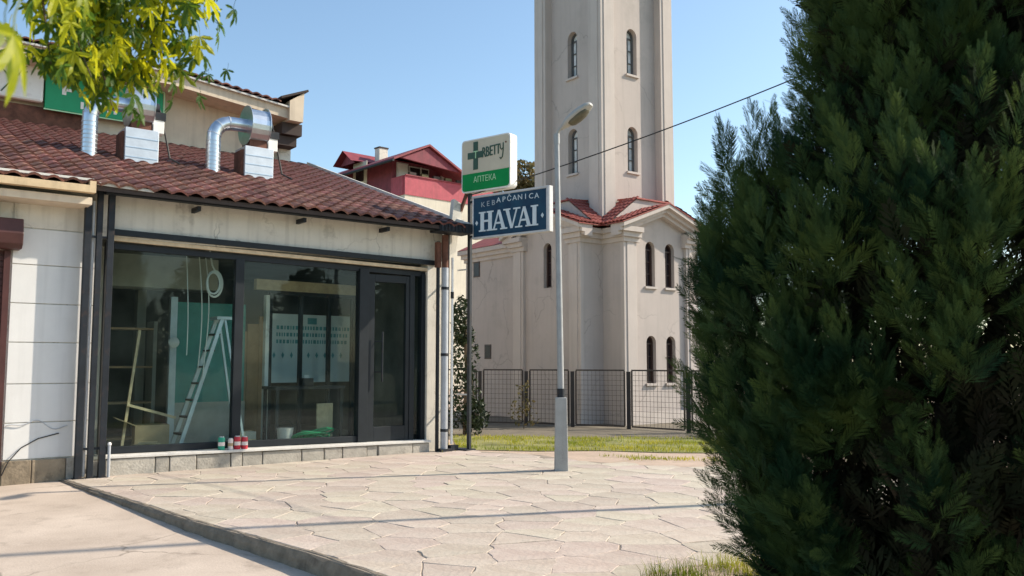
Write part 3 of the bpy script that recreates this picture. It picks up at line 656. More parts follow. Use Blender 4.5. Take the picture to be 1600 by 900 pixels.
m = MB(); m.bar((-.25, .2, .75), (.5, .25, .52), .05, .04); m.bar((-.3, .25, .0), (-.1, .2, 1.9), .04, .03); m.build('batten', X['wood'], t)
t = thing('bucket', 'pale plastic bucket on the floor behind the middle pane', 'bucket', at(-2.75, .6, .19), 38)
m = MB(); m.tube([(0, 0, 0), (0, 0, .3), (0, 0, .3)], [.11, .14, .125], 16); m.build('bucket_body', X['canwhite'], t, smooth=True)
m = MB(); m.tube([(.14 * math.cos(u), 0, .3 + .13 * math.sin(u)) for u in np.linspace(0, math.pi, 10)], .006, 5); m.build('handle', X['dark2'], t)
t = thing('shelf_unit', 'dark open shelf standing against the back of the left pane', 'shelf', at(-5.0, 2.4, .19), 38)
for x in (-.55, .55): m = MB(); m.box(x - .03, -.2, 0, x + .03, .2, 2.1); m.build('upright', X['innerpale'], t)
for z in (.1, .7, 1.3, 1.95): m = MB(); m.box(-.515, -.2, z, .515, .2, z + .035); m.build('shelf_board', X['brownwood'], t)
for k, (a_, b_, h_, lab) in enumerate(((-3.35, .75, .5, 'small stack of pale tiles on the floor at the foot of the brown panel'), (-1.95, .75, .62, 'pale panel offcut standing by the door behind the glass'))):
    t = thing('panel_offcut', lab, 'board', at(a_, b_, .19), 38 + 8 * k); m = MB(); m.box(-.16, 0, 0, .16, .04 + .2 * (1 - k), h_ * (.5 + .6 * k)); m.build('board', X['innerpale'] if k == 0 else X['wood'], t, bevel=.004); m = MB(); m.box(-.165, -.006, .1, .165, -.002, .13); m.build('tape', X['beige'], t)
# cans on the sill
def can(a, m_, lab, h=.19, r_=.05):
    t = thing('paint_can', lab, 'can', at(a, -.07, .28 + (a + 5.74) * -.0139 + .002), 38, 'cans standing on the shop sill')
    m = MB(); m.tube([(0, 0, 0), (0, 0, .008), (0, 0, h - .02), (0, 0, h)], [r_ * .95, r_, r_, r_ * .9], 16); m.build('can_body', m_, t, smooth=True)
    m = MB(); m.tube([(0, 0, h + .0005), (0, 0, h + .012)], r_ * .72, 14); m.build('lid', X['galvdull'], t, smooth=True)
    m = MB(); m.tube([(0, 0, h * .32), (0, 0, h * .62)], r_ * 1.012, 16, cap=False); m.build('paper_band', X['canwhite'] if m_ is not X['canwhite'] else X['carton'], t, smooth=True)
can(-4.06, X['cangreen'], 'green can on the shop sill, leftmost of the row'); can(-3.92, X['canwhite'], 'pale pinkish can on the sill between the green and the red ones', .16, .04)
can(-3.815, X['canred'], 'red can on the sill right beside the pale one'); can(-3.70, X['canred'], 'red can on the sill, rightmost of the row', .18, .05)

# ---- fan units on the tiles
def fan(lab, a, b):
    x, y = SW(a, b); z = ROOF_Z(b) + .03
    t = thing('roof_fan', lab, 'ventilation fan', (x, y, z), 38, 'galvanised kitchen fans on the tiled roof')
    m = MB(); m.box(-.3, -.26, -.12, .26, .26, .52); bx = m.build('fan_base', X['galvdull'], t, bevel=.008)
    for zz in (.0, .17, .34): m = MB(); m.box(-.29, -.268, zz, .25, -.2605, zz + .012); m.build('seam', X['galv'], bx)
    m = MB(); m.box(-.34, -.2, -.1, -.302, .2, .45); m.build('side_plate', X['rust'], bx)
    cz = .97
    # snail housing, axis along x
    prof = []
    for k in range(22):
        u = -math.pi / 2 + 2 * math.pi * k / 22 * .93; rr = .27 + .10 * k / 22
        prof.append((rr * math.cos(u), cz + rr * math.sin(u)))
    prof += [(-.2, .53), (.22, .53)]
    m = MB(); m.prism(prof[:22] + [(-.10, .62)], 'x', -.2, .15); hs = m.build('fan_housing', X['galv'], t)
    for xx in (-.212, .15): m = MB(); m.tube([(xx, 0, cz), (xx + .012, 0, cz)], [.385, .385], 28); m.build('rim', X['galv'], hs, smooth=True)
    m = MB(); m.box(-.19, -.2, .52, .14, .2, .68); m.build('outlet_neck', X['rust'], t)
    m = MB(); m.tube([(.163, 0, cz), (.3, 0, cz)], .12, 14); mo = m.build('motor', X['dark2'], t, smooth=True)
    m = MB(); m.box(.17, -.2, .5, .36, .12, .8); m.build('motor_bracket', X['signwhite'], t, bevel=.01)
    m = MB(); m.box(.2, -.215, .74, .38, -.1, .88); m.build('switch_box', X['dark2'], t)
    # spiral duct with elbow
    pts = [(-.82, -.02, -.2), (-.82, -.02, .62)]
    for k in range(1, 9):
        u = math.pi / 2 * k / 8; pts.append((-.82 + .33 * (1 - math.cos(u)), -.02, .62 + .33 * math.sin(u)))
    pts.append((-.2, -.01, .96)); m = MB(); m.tube(pts, .128, 20); du = m.build('duct', X['galv'], t, smooth=True)
    for k in range(9): m = MB(); zz = -.05 + k * .075; m.tube([(-.82, -.02, zz), (-.82, -.02, zz + .014)], .136, 20); m.build('duct_rib', X['galvdull'], du, smooth=True)
    for k in (2, 5, 8): p = Vector(pts[k]); q = Vector(pts[k + 1]); m = MB(); m.tube([p, p + (q - p) * .3], .137, 20); m.build('elbow_seam', X['galvdull'], du, smooth=True)
    m = MB(); m.tube([(.3, -.1, .95), (.42, -.05, .55), (.5, -.1, .1), (.62, -.3, -.02)], .018, 6); m.build('power_cable', X['wire'], t, smooth=True)
    return t
fan('galvanised roof fan with a bent silver duct partly behind the yellow leaves', -4.72, 2.62)
fan('galvanised roof fan with a bent silver duct standing clear of the leaves', -2.60, 2.62)

# ================================================================== UPPER BUILDING BEHIND
ub = thing('upper_building', 'taller cream building behind the shop roof with a tiled overhanging eave', 'building', (*SW(0, 6.5), 0), 38)
m = MB(); m.box(-14, .02, 0, -.55, 6, 7.75); m.build('wall', X['soffit'], ub)
m = MB(); m.box(-.55, -.12, 5.9, -.26, .3, 7.35); m.build('corner_pier', X['cream'], ub)
m = MB(); m.box(-.75, -.5, 6.75, -.28, -.12, 6.98); m.box(-.7, -.62, 7.0, -.2, -.1, 7.28); m.build('pier_shade_block', X['deck'], ub)  # dark blocks that paint the shaded bits beside the pier
fz = lambda a: 7.62 if a < -3.3 else 7.62 - (a + 3.3) * .105
m = MB()
for a0, a1 in ((-14, -3.3), (-3.3, -.42)):
    m.add([(a0, -.75, fz(a0)), (a1, -.75, fz(a1)), (a1, .02, fz(a1)), (a0, .02, fz(a0)), (a0, -.75, fz(a0) + .24), (a1, -.75, fz(a1) + .24), (a1, .02, fz(a1) + .24), (a0, .02, fz(a0) + .24)],
          [(3, 2, 1, 0), (4, 5, 6, 7), (0, 1, 5, 4), (1, 2, 6, 5), (2, 3, 7, 6), (3, 0, 4, 7)])
m.build('fascia', X['soffit'], ub)
m = MB()
for a0, a1 in ((-14, -3.3), (-3.3, -.42)): m.bar((a0, -.79, fz(a0) + .262), (a1, -.79, fz(a1) + .262), .08, .04)
m.build('eave_trim', X['sill'], ub)
m = MB(); m.prism([(-.62, 7.28), (-.28, 7.28), (-.26, 8.0), (-.62, 7.75)], 'y', -.85, .3); m.build('gable_upstand', X['soffit'], ub)
m = MB(); m.bar((-.85, -.28, 7.78), (-.18, -.28, 8.06), 1.25, .05); m.build('gable_cap', X['deck'], ub)
ur = MB(); 
for a0, a1 in ((-14, -3.3), (-3.3, -.6)):
    ur.add([(a0, -.8, fz(a0) + .29), (a1, -.8, fz(a1) + .29), (a1, 5, fz(a1) + 1.6), (a0, 5, fz(a0) + 1.6)], [(0, 1, 2, 3)])
    ur.add([(a0, -.8, fz(a0) + .245), (a1, -.8, fz(a1) + .245), (a1, 0, fz(a1) + .245), (a0, 0, fz(a0) + .245)], [(0, 1, 2, 3)])
uroof = ur.build('roof', X['deck'], ub, fix=False)
for k in range(46):
    a_ = -11.3 + k * .235
    if a_ > -.75: break
    mm = MB(); v, f = tile_geo(.235, .42, .05)
    sl = math.radians(14); mm.add([(x, y * math.cos(sl), z + y * math.sin(sl)) for x, y, z in v], f)
    for r_ in (1, 2): mm.add([(x, (y + r_ * .35) * math.cos(sl), z + (y + r_ * .35) * math.sin(sl) + .004) for x, y, z in v], f)
    o = mm.build('tile', X['tile'], uroof, smooth=True, fix=False); o.location = (a_, -.86, fz(a_) + .30)
m = MB(); m.box(-14, -.06, 6.2, -4.75, .018, 6.84); m.build('dark_wall_band', X['rust'], ub)  # dark brown band across the wall below the signs
# signs on its wall
t = thing('wall_sign', 'white rounded sign with a thin twig emblem on the upper wall', 'sign', (*SW(-6.6, 6.28), 6.9), 38)
m = MB(); m.box(-1.6, 0, 0, .92, .16, .80); m.build('sign_panel', X['signwhite'], t, bevel=.05)
m = MB(); m.tube([(.16, -.008, .1), (.3, -.008, .3), (.46, -.008, .5)], .012, 5); m.tube([(.3, -.008, .3), (.26, -.008, .45), (.18, -.008, .55)], .01, 5); m.tube([(.46, -.008, .5), (.52, -.008, .62)], .008, 5)
for x, z in ((.5, .62), (.56, .55), (.42, .62), (.55, .66)): m.tube([(x, -.008, z), (x + .05, -.008, z + .03)], .012, 5)
m.build('twig_emblem', X['signdark'], t)
t = thing('wall_sign', 'long green sign with white letters behind the yellow leaves on the upper wall', 'sign', (*SW(-4.48, 6.30), 6.8), 38)
m = MB(); m.box(-1.17, 0, 0, 1.17, .14, .76); m.build('sign_panel', X['wallgreen'], t, bevel=.01)
m = MB(); m.box(-1.19, -.012, -.03, 1.19, .0, -.005); m.box(-1.19, -.012, .765, 1.19, 0, .79); m.box(1.175, -.012, -.005, 1.2, 0, .765); m.build('sign_rim', X['signpale'], t)
m = MB(); m.box(-.86, -.006, .34, -.78, -.001, .62); m.box(-.78, -.006, .55, -.62, -.001, .62); m.box(-.78, -.006, .42, -.66, -.001, .48); m.build('letter', X['signwhite'], t)
m = MB(); m.box(.78, -.006, .34, .86, -.001, .62); m.box(.86, -.006, .55, 1.02, -.001, .62); m.box(.86, -.006, .42, .98, -.001, .48); m.build('letter', X['signwhite'], t)
m = MB()
for k in range(6): m.box(-.5 + k * .13, -.006, .1, -.44 + k * .13, -.001, .1 + rnd.uniform(.1, .17))
m.build('small_lettering', X['signwhite'], t)

# ================================================================== PROJECTING SIGNS
SGO = (-.78, 15.75); SGR = -37
t = thing('sign_mast', 'thin dark mast by the shop corner carrying two projecting signs', 'mast', (*SGO, 0), SGR)
m = MB(); m.box(-.1, .06, 0.0, -.04, .12, 5.5); m.build('mast_shaft', X['dark2'], t)
m = MB(); m.box(-.42, -.06, -.005, .0, .2, .022); m.build('base_plate', X['dark2'], t)
m = MB(); m.bar((-.40, .1, 4.2), (-.1, .1, 4.85), .05, .05); m.build('brace', X['rust'], t)
for z in (3.9, 4.55, 4.95, 5.5): m = MB(); m.bar((-.07, .09, z), (.9, .09, z), .035, .035); m.build('sign_arm', X['dark2'], t)
for z in (1.0, 3.3): m = MB(); m.bar((-.07, .1, z), (-.38, .12, z), .025, .025); m.build('wall_tie', X['pipe'], t)
# pharmacy box sign
t = thing('pharmacy_sign', 'cream and green lightbox sign with a dark green cross above the navy sign', 'sign', (*SGO, 0), SGR)
def rrect(x0, z0, x1, z1, r_, n=5):
    p = []
    for cx, cz, u0 in ((x1 - r_, z0 + r_, -90), (x1 - r_, z1 - r_, 0), (x0 + r_, z1 - r_, 90), (x0 + r_, z0 + r_, 180)):
        for k in range(n + 1): u = R(u0 + 90 * k / n); p.append((cx + r_ * math.cos(u), cz + r_ * math.sin(u)))
    return p
m = MB(); m.prism(rrect(-.2, 4.71, .94, 5.70, .07), 'y', 0, .2); m.build('sign_case', X['signwhite'], t, bevel=.006)
cut = 5.06
up = [p for p in clip(rrect(-.175, 4.735, .915, 5.675, .06), 0, -1, -(cut + .003))]; lo = clip(rrect(-.175, 4.735, .915, 5.675, .06), 0, 1, cut - .003)
m = MB(); m.prism(up, 'y', -.006, -.001); m.build('cream_face', X['signcream'], t)
m = MB(); m.prism(lo, 'y', -.006, -.001); m.build('green_face', X['signgreen'], t)
m = MB(); c = .145; hz = 5.39; m.prism([(c - .055 - .0, hz - .27), (c + .055, hz - .27), (c + .055, hz - .06), (c + .18, hz - .06), (c + .18, hz + .06), (c + .055, hz + .06), (c + .055, hz + .25), (c - .055, hz + .25), (c - .055, hz + .06), (c - .19, hz + .06), (c - .19, hz - .06), (c - .055, hz - .06)], 'y', -.012, -.007)
m.build('cross', X['signdark'], t)
text_part('T', .2, X['signpale'], t, 'lettering', (.15, -.016, 5.33), sx=.9)
for k, l_ in enumerate('RBETT'):
    for q in (0, 1): text_part(l_, .27, X['signdark'], t, 'lettering', (.335 + k * .083 + q * .012, -.0105 - q * .0012, 5.325 + k * .004), sx=.56)
m = MB(); m.tube([(.715, -.008, 5.5), (.72, -.008, 5.44), (.75, -.008, 5.41), (.78, -.008, 5.44)], .011, 5); m.tube([(.785, -.008, 5.53), (.785, -.008, 5.4), (.77, -.008, 5.28), (.73, -.008, 5.24), (.71, -.008, 5.27)], .012, 5); m.build('script_letter', X['signdark'], t)
text_part('АПТЕКА', .155, X['signpale'], t, 'lettering', (.36, -.0105, 4.88), sx=.85)
m = MB(); m.tube([(.845, -.008, 5.535), (.845, -.012, 5.535)], .018, 8); m.build('stud', X['rust'], t)
# kebab shop sign
t = thing('kebab_shop_sign', 'navy blue sign with big pale letters in a grey frame hanging under the pharmacy sign', 'sign', (*SGO, 0), SGR)
m = MB(); m.box(.06, 0, 3.83, 1.79, .1, 4.63); m.build('sign_case', X['signframe'], t, bevel=.005)
m = MB(); m.box(.10, -.005, 3.87, 1.715, -.001, 4.585); m.build('blue_face', X['signblue'], t)
m = MB(); m.box(1.73, -.014, 3.84, 1.785, -.001, 4.62); m.box(.063, -.014, 4.595, 1.725, -.001, 4.627); m.box(.063, -.014, 3.833, 1.725, -.001, 3.862); m.build('frame_strip', X['signframe'], t)
# arched small line, letter by letter
word = 'KEBAPČANICA'; ll = len(word)
for k, ch in enumerate(word):
    u = (k - (ll - 1) / 2) / ((ll - 1) / 2); text_part(ch, .135, X['signgrey'] if k < 3 else X['signtext'], t, 'lettering', (.92 + u * .60, -.0075, 4.405 + .018 * (1 - u * u) + (.028 if 2 < k else 0)), sx=1.08)
def serif(m, ch, x, z, h, wd):
    tk = .082; th = wd * .11; sf = .026
    dd = [0.0]
    def rect(x0, z0, x1, z1): dd[0] += .0006; m.box(x + x0, -.012 - dd[0], z + z0, x + x1, -.006, z + z1)
    def quad(p): dd[0] += .0006; m.prism([(x + a_, z + b_) for a_, b_ in p], 'y', -.012 - dd[0], -.006)
    def foot(cx, top): 
        zz = h - sf if top else 0; hw = tk * .95; rect(cx - hw, zz, cx + hw, zz + sf)
    if ch == 'H':
        for cx in (wd * .22, wd * .78): rect(cx - tk / 2, 0, cx + tk / 2, h); foot(cx, 0); foot(cx, 1)
        rect(wd * .22, h * .47, wd * .78, h * .47 + th)
    if ch == 'A':
        quad([(wd * .04, 0), (wd * .14, 0), (wd * .53, h), (wd * .42, h)]); quad([(wd * .72, 0), (wd * .98, 0), (wd * .58, h), (wd * .40, h)])
        rect(wd * .2, h * .3, wd * .78, h * .3 + th); foot(wd * .1, 0); foot(wd * .85, 0)
    if ch == 'V':
        quad([(wd * .02, h), (wd * .28, h), (wd * .60, 0), (wd * .42, 0)]); quad([(wd * .86, h), (wd * .96, h), (wd * .58, 0), (wd * .47, 0)]); foot(wd * .15, 1); foot(wd * .9, 1)
    if ch == 'I': rect(wd * .5 - tk / 2, 0, wd * .5 + tk / 2, h); foot(wd * .5, 0); foot(wd * .5, 1)
x = .235
for ch, wd in (('H', .325), ('A', .305), ('V', .295), ('A', .305), ('I', .175)):
    m = MB(); serif(m, ch, x, 3.955, .36, wd); m.build('lettering', X['signtext'], t); x += wd - .02
for x in (.175, 1.64): m = MB(); m.prism([(x, 4.075), (x + .032, 4.12), (x, 4.165), (x - .032, 4.12)], 'y', -.012, -.006); m.build('diamond', X['signtext'], t)

# ================================================================== LAMP POST
t = thing('street_lamp', 'grey street lamp on a square concrete stub with its head tilted up to the right', 'street lamp', (.727, 12.93, 0))
m = MB(); m.add([(-.1, -.095, -.05), (.1, -.095, -.05), (.1, .095, -.05), (-.1, .095, -.05), (-.085, -.08, 1.07), (.085, -.08, 1.07), (.085, .08, 1.07), (-.085, .08, 1.07)], [(3, 2, 1, 0), (4, 5, 6, 7), (0, 1, 5, 4), (1, 2, 6, 5), (2, 3, 7, 6), (3, 0, 4, 7)])
m.build('concrete_stub', X['concrete'], t, bevel=.012)
m = MB(); m.tube([(0, 0, 1.06), (-.045, 0, 5.02)], [.05, .038], 16); m.build('pole', X['lamppole'], t, smooth=True)
m = MB(); m.tube([(0, 0, 1.07), (-.001, 0, 1.2)], .056, 14); m.build('collar', X['dark2'], t, smooth=True)
m = MB(); m.tube([(-.0435, 0, 4.9), (-.0455, 0, 5.06)], .046, 14); m.build('top_clamp', X['lamppole'], t, smooth=True)
m = MB(); m.tube([(-.045, 0, 5.02), (-.02, -.02, 5.10), (.06, -.05, 5.18)], .024, 10); m.build('neck', X['lamphead'], t, smooth=True)
ax = Vector((.50, -.26, .36)).normalized(); sd_ = ax.cross(Vector((0, 0, 1))).normalized(); upv = sd_.cross(ax).normalized()
def loft(secs, off, base):
    m = MB(); n = 16; o = Vector(base)
    for (s_, wv, hu, hd) in secs:
        for k in range(n):
            u = 2 * math.pi * k / n; cx = math.copysign(abs(math.cos(u)) ** .75, math.cos(u)); sx_ = math.copysign(abs(math.sin(u)) ** .75, math.sin(u))
            m.v.append(tuple(o + ax * (s_ * .9) + sd_ * (cx * wv) + upv * (off + sx_ * (hu if sx_ > 0 else hd))))
    for i in range(len(secs) - 1):
        for k in range(n): m.f.append((i * n + k, i * n + (k + 1) % n, (i + 1) * n + (k + 1) % n, (i + 1) * n + k))
    m.f.append(tuple(range(n))); m.f.append(tuple((len(secs) - 1) * n + k for k in range(n))); return m
base = Vector((.02, -.04, 5.13))
hd = loft([(0, .035, .03, .03), (.07, .06, .045, .035), (.16, .11, .06, .045), (.30, .135, .07, .05), (.46, .135, .065, .045), (.58, .115, .05, .04), (.645, .075, .03, .03), (.66, .03, .012, .012)], 0, base).build('lamp_head', X['lamphead'], t, smooth=True)
loft([(.17, .075, .0, .02), (.22, .105, .0, .045), (.34, .115, .0, .055), (.45, .112, .0, .05), (.53, .085, .0, .035), (.56, .05, .0, .02)], -.036, base).build('lens', X['lamplens'], t, smooth=True)

# ================================================================== FENCE
FP = [(-2.2, 22.9), (-.83, 22.5), (.36, 22.1), (1.5, 21.6), (2.8, 20.9), (4.0, 19.75), (5.2, 18.6)]
fn = thing('mesh_fence', 'dark metal mesh fence of square framed panels in front of the church', 'fence', (0, 21, 0))
for p in FP:
    m = MB(); m.box(p[0] - .045, p[1] - 21 - .045, -.1, p[0] + .045, p[1] - 21 + .045, 1.36); m.build('post', X['fence'], fn)
for p, q in zip(FP, FP[1:]):
    p = Vector((p[0], p[1] - 21, 0)); q = Vector((q[0], q[1] - 21, 0)); d_ = (q - p); L = d_.length; d_.normalize(); a0 = p + d_ * .1; a1 = q - d_ * .1
    m = MB(); Z = Vector((0, 0, 1))
    for z in (.05, 1.39): m.bar(a0 + Z * z, a1 + Z * z, .035, .035)
    for e in (a0, a1): m.bar(e + Z * .067, e + Z * 1.373, .035, .035, (d_.x, d_.y, 0))
    pf = m.build('panel_frame', X['fence'], fn)
    m = MB(); n = int((L - .2) / .1)
    for k in range(1, n): x = a0 + (a1 - a0) * k / n; m.bar(x + Z * .067, x + Z * 1.373, .006, .006, (d_.x, d_.y, 0))
    off = Vector((-d_.y, d_.x, 0)) * .006
    for k in range(1, 11): z = .05 + 1.34 * k / 11; m.bar(a0 + Z * z + off, a1 + Z * z + off, .006, .006)
    m.build('wire_mesh', X['fence'], pf)['kind'] = 'stuff'
p = Vector((4.0, -1.25, 0)); m = MB(); m.bar(p + Vector((.02, 0, .9)), p + Vector((.45, -.55, 0)), .04, .04); m.build('brace', X['fence'], fn)

# ================================================================== CHURCH
ch = thing('church', 'pale pinkish church with a square bell tower and red tiled gabled arms', 'church', (2.40, 22.75, 0), 37.5)
A = 2.85; PJ = .8
def arch(cx, zb, zt, wd, n=10):
    r_ = wd / 2; p = [(cx - r_, zb), (cx + r_, zb), (cx + r_, zt - r_)]
    for k in range(1, n): u = math.pi * k / n; p.append((cx + r_ * math.cos(u), zt - r_ + r_ * math.sin(u)))
    p.append((cx - r_, zt - r_)); return p
def facewall(mapf, outer, holes, depth, m):
    loops = [outer] + holes; flat = [p for lp in loops for p in lp]
    tri = tessellate_polygon([[Vector((p[0], p[1], 0)) for p in lp] for lp in loops]); m.add([mapf(p, 0) for p in flat], tri)
    for h in holes:
        n = len(h); m.add([mapf(p, 0) for p in h] + [mapf(p, depth) for p in h], [(i, (i + 1) % n, n + (i + 1) % n, n + i) for i in range(n)])
def window(mapf, cx, zb, zt, wd, dep, glass, fr, sill=None):
    h = arch(cx, zb, zt, wd); m = MB(); n = len(h)
    ins = arch(cx, zb + .05, zt - .04, wd - .09)
    # frame ring
    m.add([mapf(p, dep - .06) for p in h] + [mapf(p, dep - .06) for p in ins] + [mapf(p, dep) for p in ins], [(i, (i + 1) % n, n + (i + 1) % n, n + i) for i in range(n)] + [(n + i, n + (i + 1) % n, 2 * n + (i + 1) % n, 2 * n + i) for i in range(n)])
    def slab(x0, z0, x1, z1, d0, d1, mm):
        c_ = [mapf(p, dd) for dd in (d0, d1) for p in ((x0, z0), (x1, z0), (x1, z1), (x0, z1))]; mm.add(c_, [(0, 1, 2, 3), (7, 6, 5, 4), (0, 4, 5, 1), (1, 5, 6, 2), (2, 6, 7, 3), (3, 7, 4, 0)])
    slab(cx - wd / 2 + .045, zt - wd * .62, cx + wd / 2 - .045, zt - wd * .62 + .035, dep - .05, dep - .002, m)
    slab(cx - .014, zb + .05, cx + .014, zt - wd * .62 - .002, dep - .045, dep - .004, m)
    for q in (.35, .68): zz = zb + (zt - wd * .62 - zb) * q; slab(cx - wd / 2 + .045, zz, cx + wd / 2 - .045, zz + .022, dep - .04, dep - .006, m)
    wo = m.build('window', fr, ch, fix=True)
    m = MB(); hh = [mapf(p, dep - .002) for p in ins]; m.add(hh, [tuple(range(n))]); m.build('pane', glass, wo, fix=False)
    if sill:
        m = MB(); slab(cx - wd / 2 - .05, zb - .06, cx + wd / 2 + .05, zb - .002, -.06, .05, m); m.build('window_sill', sill, wo)
mapR = lambda b0: (lambda p, d_: (p[0], b0 + d_, p[1]))             # faces -v (right front)
mapL = lambda a0: (lambda p, d_: (a0 + d_, p[0], p[1]))             # faces -u (left front)
# tower shaft
TZ0, TZ1, RC = 4.6, 13.6, .24
tm = MB()
for mp in (mapR(RC), mapL(RC)):
    facewall(mp, [(.3, TZ0), (A - .3, TZ0), (A - .3, TZ1), (.3, TZ1)], [arch(1.425, 6.88, 8.17, .40), arch(1.425, 9.66, 11.0, .40)], .22, tm)
facewall(lambda p, d_: (A - RC - d_, p[0], p[1]), [(.3, TZ0), (A - .3, TZ0), (A - .3, TZ1), (.3, TZ1)], [arch(1.425, 6.88, 8.17, .40), arch(1.425, 9.66, 11.0, .40)], .22, tm)
facewall(lambda p, d_: (p[0], A - RC - d_, p[1]), [(.3, TZ0), (A - .3, TZ0), (A - .3, TZ1), (.3, TZ1)], [], .22, tm)
tm.build('tower_wall', X['church'], ch, fix=False)
for x, y in ((0, 0), (A - .5, 0), (0, A - .5), (A - .5, A - .5)):
    m = MB(); m.box(x, y, TZ0, x + .5, y + .5, TZ1)
    pl = m.build('pilaster', X['churchtrim'], ch, bevel=.006)
    m = MB(); m.box(x + .11, y - .02 if y == 0 else y + .5, TZ0, x + .39, y if y == 0 else y + .52, TZ1); m.box(x - .02 if x == 0 else x + .5, y + .11, TZ0, x if x == 0 else x + .52, y + .39, TZ1); m.build('pilaster_strip', X['churchtrim'], pl)
for mp in (mapR(RC), mapL(RC)):
    for zb, zt in ((6.88, 8.17), (9.66, 11.0)): window(mp, 1.425, zb, zt, .40, .2, X['towerglass'], X['greyframe'], X['churchtrim'])
m = MB(); m.box(-.2, -.2, TZ1, A + .2, A + .2, TZ1 + .25); m.box(-.1, -.1, TZ1 + .25, A + .1, A + .1, TZ1 + .4); m.build('tower_cornice', X['churchtrim'], ch)
m = MB(); m.add([(-.3, -.3, TZ1 + .4), (A + .3, -.3, TZ1 + .4), (A + .3, A + .3, TZ1 + .4), (-.3, A + .3, TZ1 + .4), (A / 2, A / 2, TZ1 + 2.6)], [(0, 1, 4), (1, 2, 4), (2, 3, 4), (3, 0, 4), (3, 2, 1, 0)]); m.build('tower_roof', X['redtile'], ch)
# core under the tower, arms and nave
m = MB(); m.box(.02, .02, -.2, A - .02, A - .02, TZ0 + .1); m.box(-.3, A - .02, -.2, A + .3, 5.95, 5.15); m.build('core_wall', X['church'], ch)
EZ = 4.70; WT = 5.05
am = MB(); RA = .09
fc = [(0, -.2), (A, -.2), (A, WT), (A / 2, WT + .62), (0, WT)]
facewall(mapR(-PJ + RA), fc, [arch(1.06, 3.58, 4.78, .36), arch(1.82, 3.58, 4.78, .36), arch(1.06, 1.03, 2.28, .36), arch(1.82, 1.03, 2.28, .36)], .2, am)
facewall(mapL(-PJ + RA), fc, [arch(1.425, 3.6, 4.83, .34)], .2, am)
am.add([(0, -PJ + RA, -.2), (0, .05, -.2), (0, .05, WT), (0, -PJ + RA, WT), (A, -PJ + RA, -.2), (A, .05, -.2), (A, .05, WT), (A, -PJ + RA, WT)], [(0, 1, 2, 3), (7, 6, 5, 4)])
am.add([(-PJ + RA, 0, -.2), (.05, 0, -.2), (.05, 0, WT), (-PJ + RA, 0, WT), (-PJ + RA, A, -.2), (.05, A, -.2), (.05, A, WT), (-PJ + RA, A, WT)], [(0, 1, 2, 3), (7, 6, 5, 4)])
am.build('arm_wall', X['church'], ch, fix=False)
for cx in (1.06, 1.82):
    window(mapR(-PJ + RA), cx, 3.58, 4.78, .36, .17, X['darkglass'], X['frame'], X['churchtrim']); window(mapR(-PJ + RA), cx, 1.03, 2.28, .36, .17, X['darkglass'], X['frame'], X['churchtrim'])
window(mapL(-PJ + RA), 1.425, 3.6, 4.83, .34, .17, X['darkglass'], X['frame'], None)
for a_ in (0, A - .46):
    m = MB(); m.box(a_ - (.012 if a_ == 0 else 0), -PJ, -.2, a_ + .46 + (.012 if a_ else 0), -PJ + RA + .03, EZ); pl = m.build('pilaster', X['churchtrim'], ch, bevel=.006)
    m = MB(); m.box(a_ + .1, -PJ - .02, -.2, a_ + .36, -PJ, EZ); m.build('pilaster_strip', X['churchtrim'], pl)
    m = MB(); m.box(-PJ, a_ - (.012 if a_ == 0 else 0), -.2, -PJ + RA + .03, a_ + .46 + (.012 if a_ else 0), EZ); pl = m.build('pilaster', X['churchtrim'], ch, bevel=.006)
    m = MB(); m.box(-PJ - .02, a_ + .1, -.2, -PJ, a_ + .36, EZ); m.build('pilaster_strip', X['churchtrim'], pl)
# stepped cornice: follows the plan outline, returns a little way onto each gable
cm = MB(); c2 = MB(); c3 = MB(); nm = MB()
for k, (z0, z1, o) in enumerate(((EZ, EZ + .12, .05), (EZ + .12, EZ + .25, .12), (EZ + .25, EZ + .38, .2))):
    e = k * .0015
    cm.box(-o, -PJ - o, z0, .0, -o + .0, z1); cm.box(-.002, -PJ - o, z0, .55 - e, -PJ + RA + .1, z1)          # right arm, left side and return
    c2.box(A, -PJ - o, z0, A + o, 0, z1); c2.box(A - .55 + e, -PJ - o, z0, A + .002, -PJ + RA + .1, z1)
    cm.box(-PJ - o, -o, z0, -o, .0, z1); cm.box(-PJ - o, -.002, z0, -PJ + RA + .1, .55 - e, z1)               # left arm
    c3.box(-PJ - o, A - .55 + e, z0, -PJ + RA + .1, A + o, z1); cm.box(-o, -o, z0, .01, .01, z1)
    nm.box(-.3 - o, A + .02 + o, z0, -.29, 5.95 + o, z1)
for c_ in (cm, c2, c3): c_.build('cornice', X['churchtrim'], ch)
nm.build('nave_cornice', X['churchtrim'], ch)
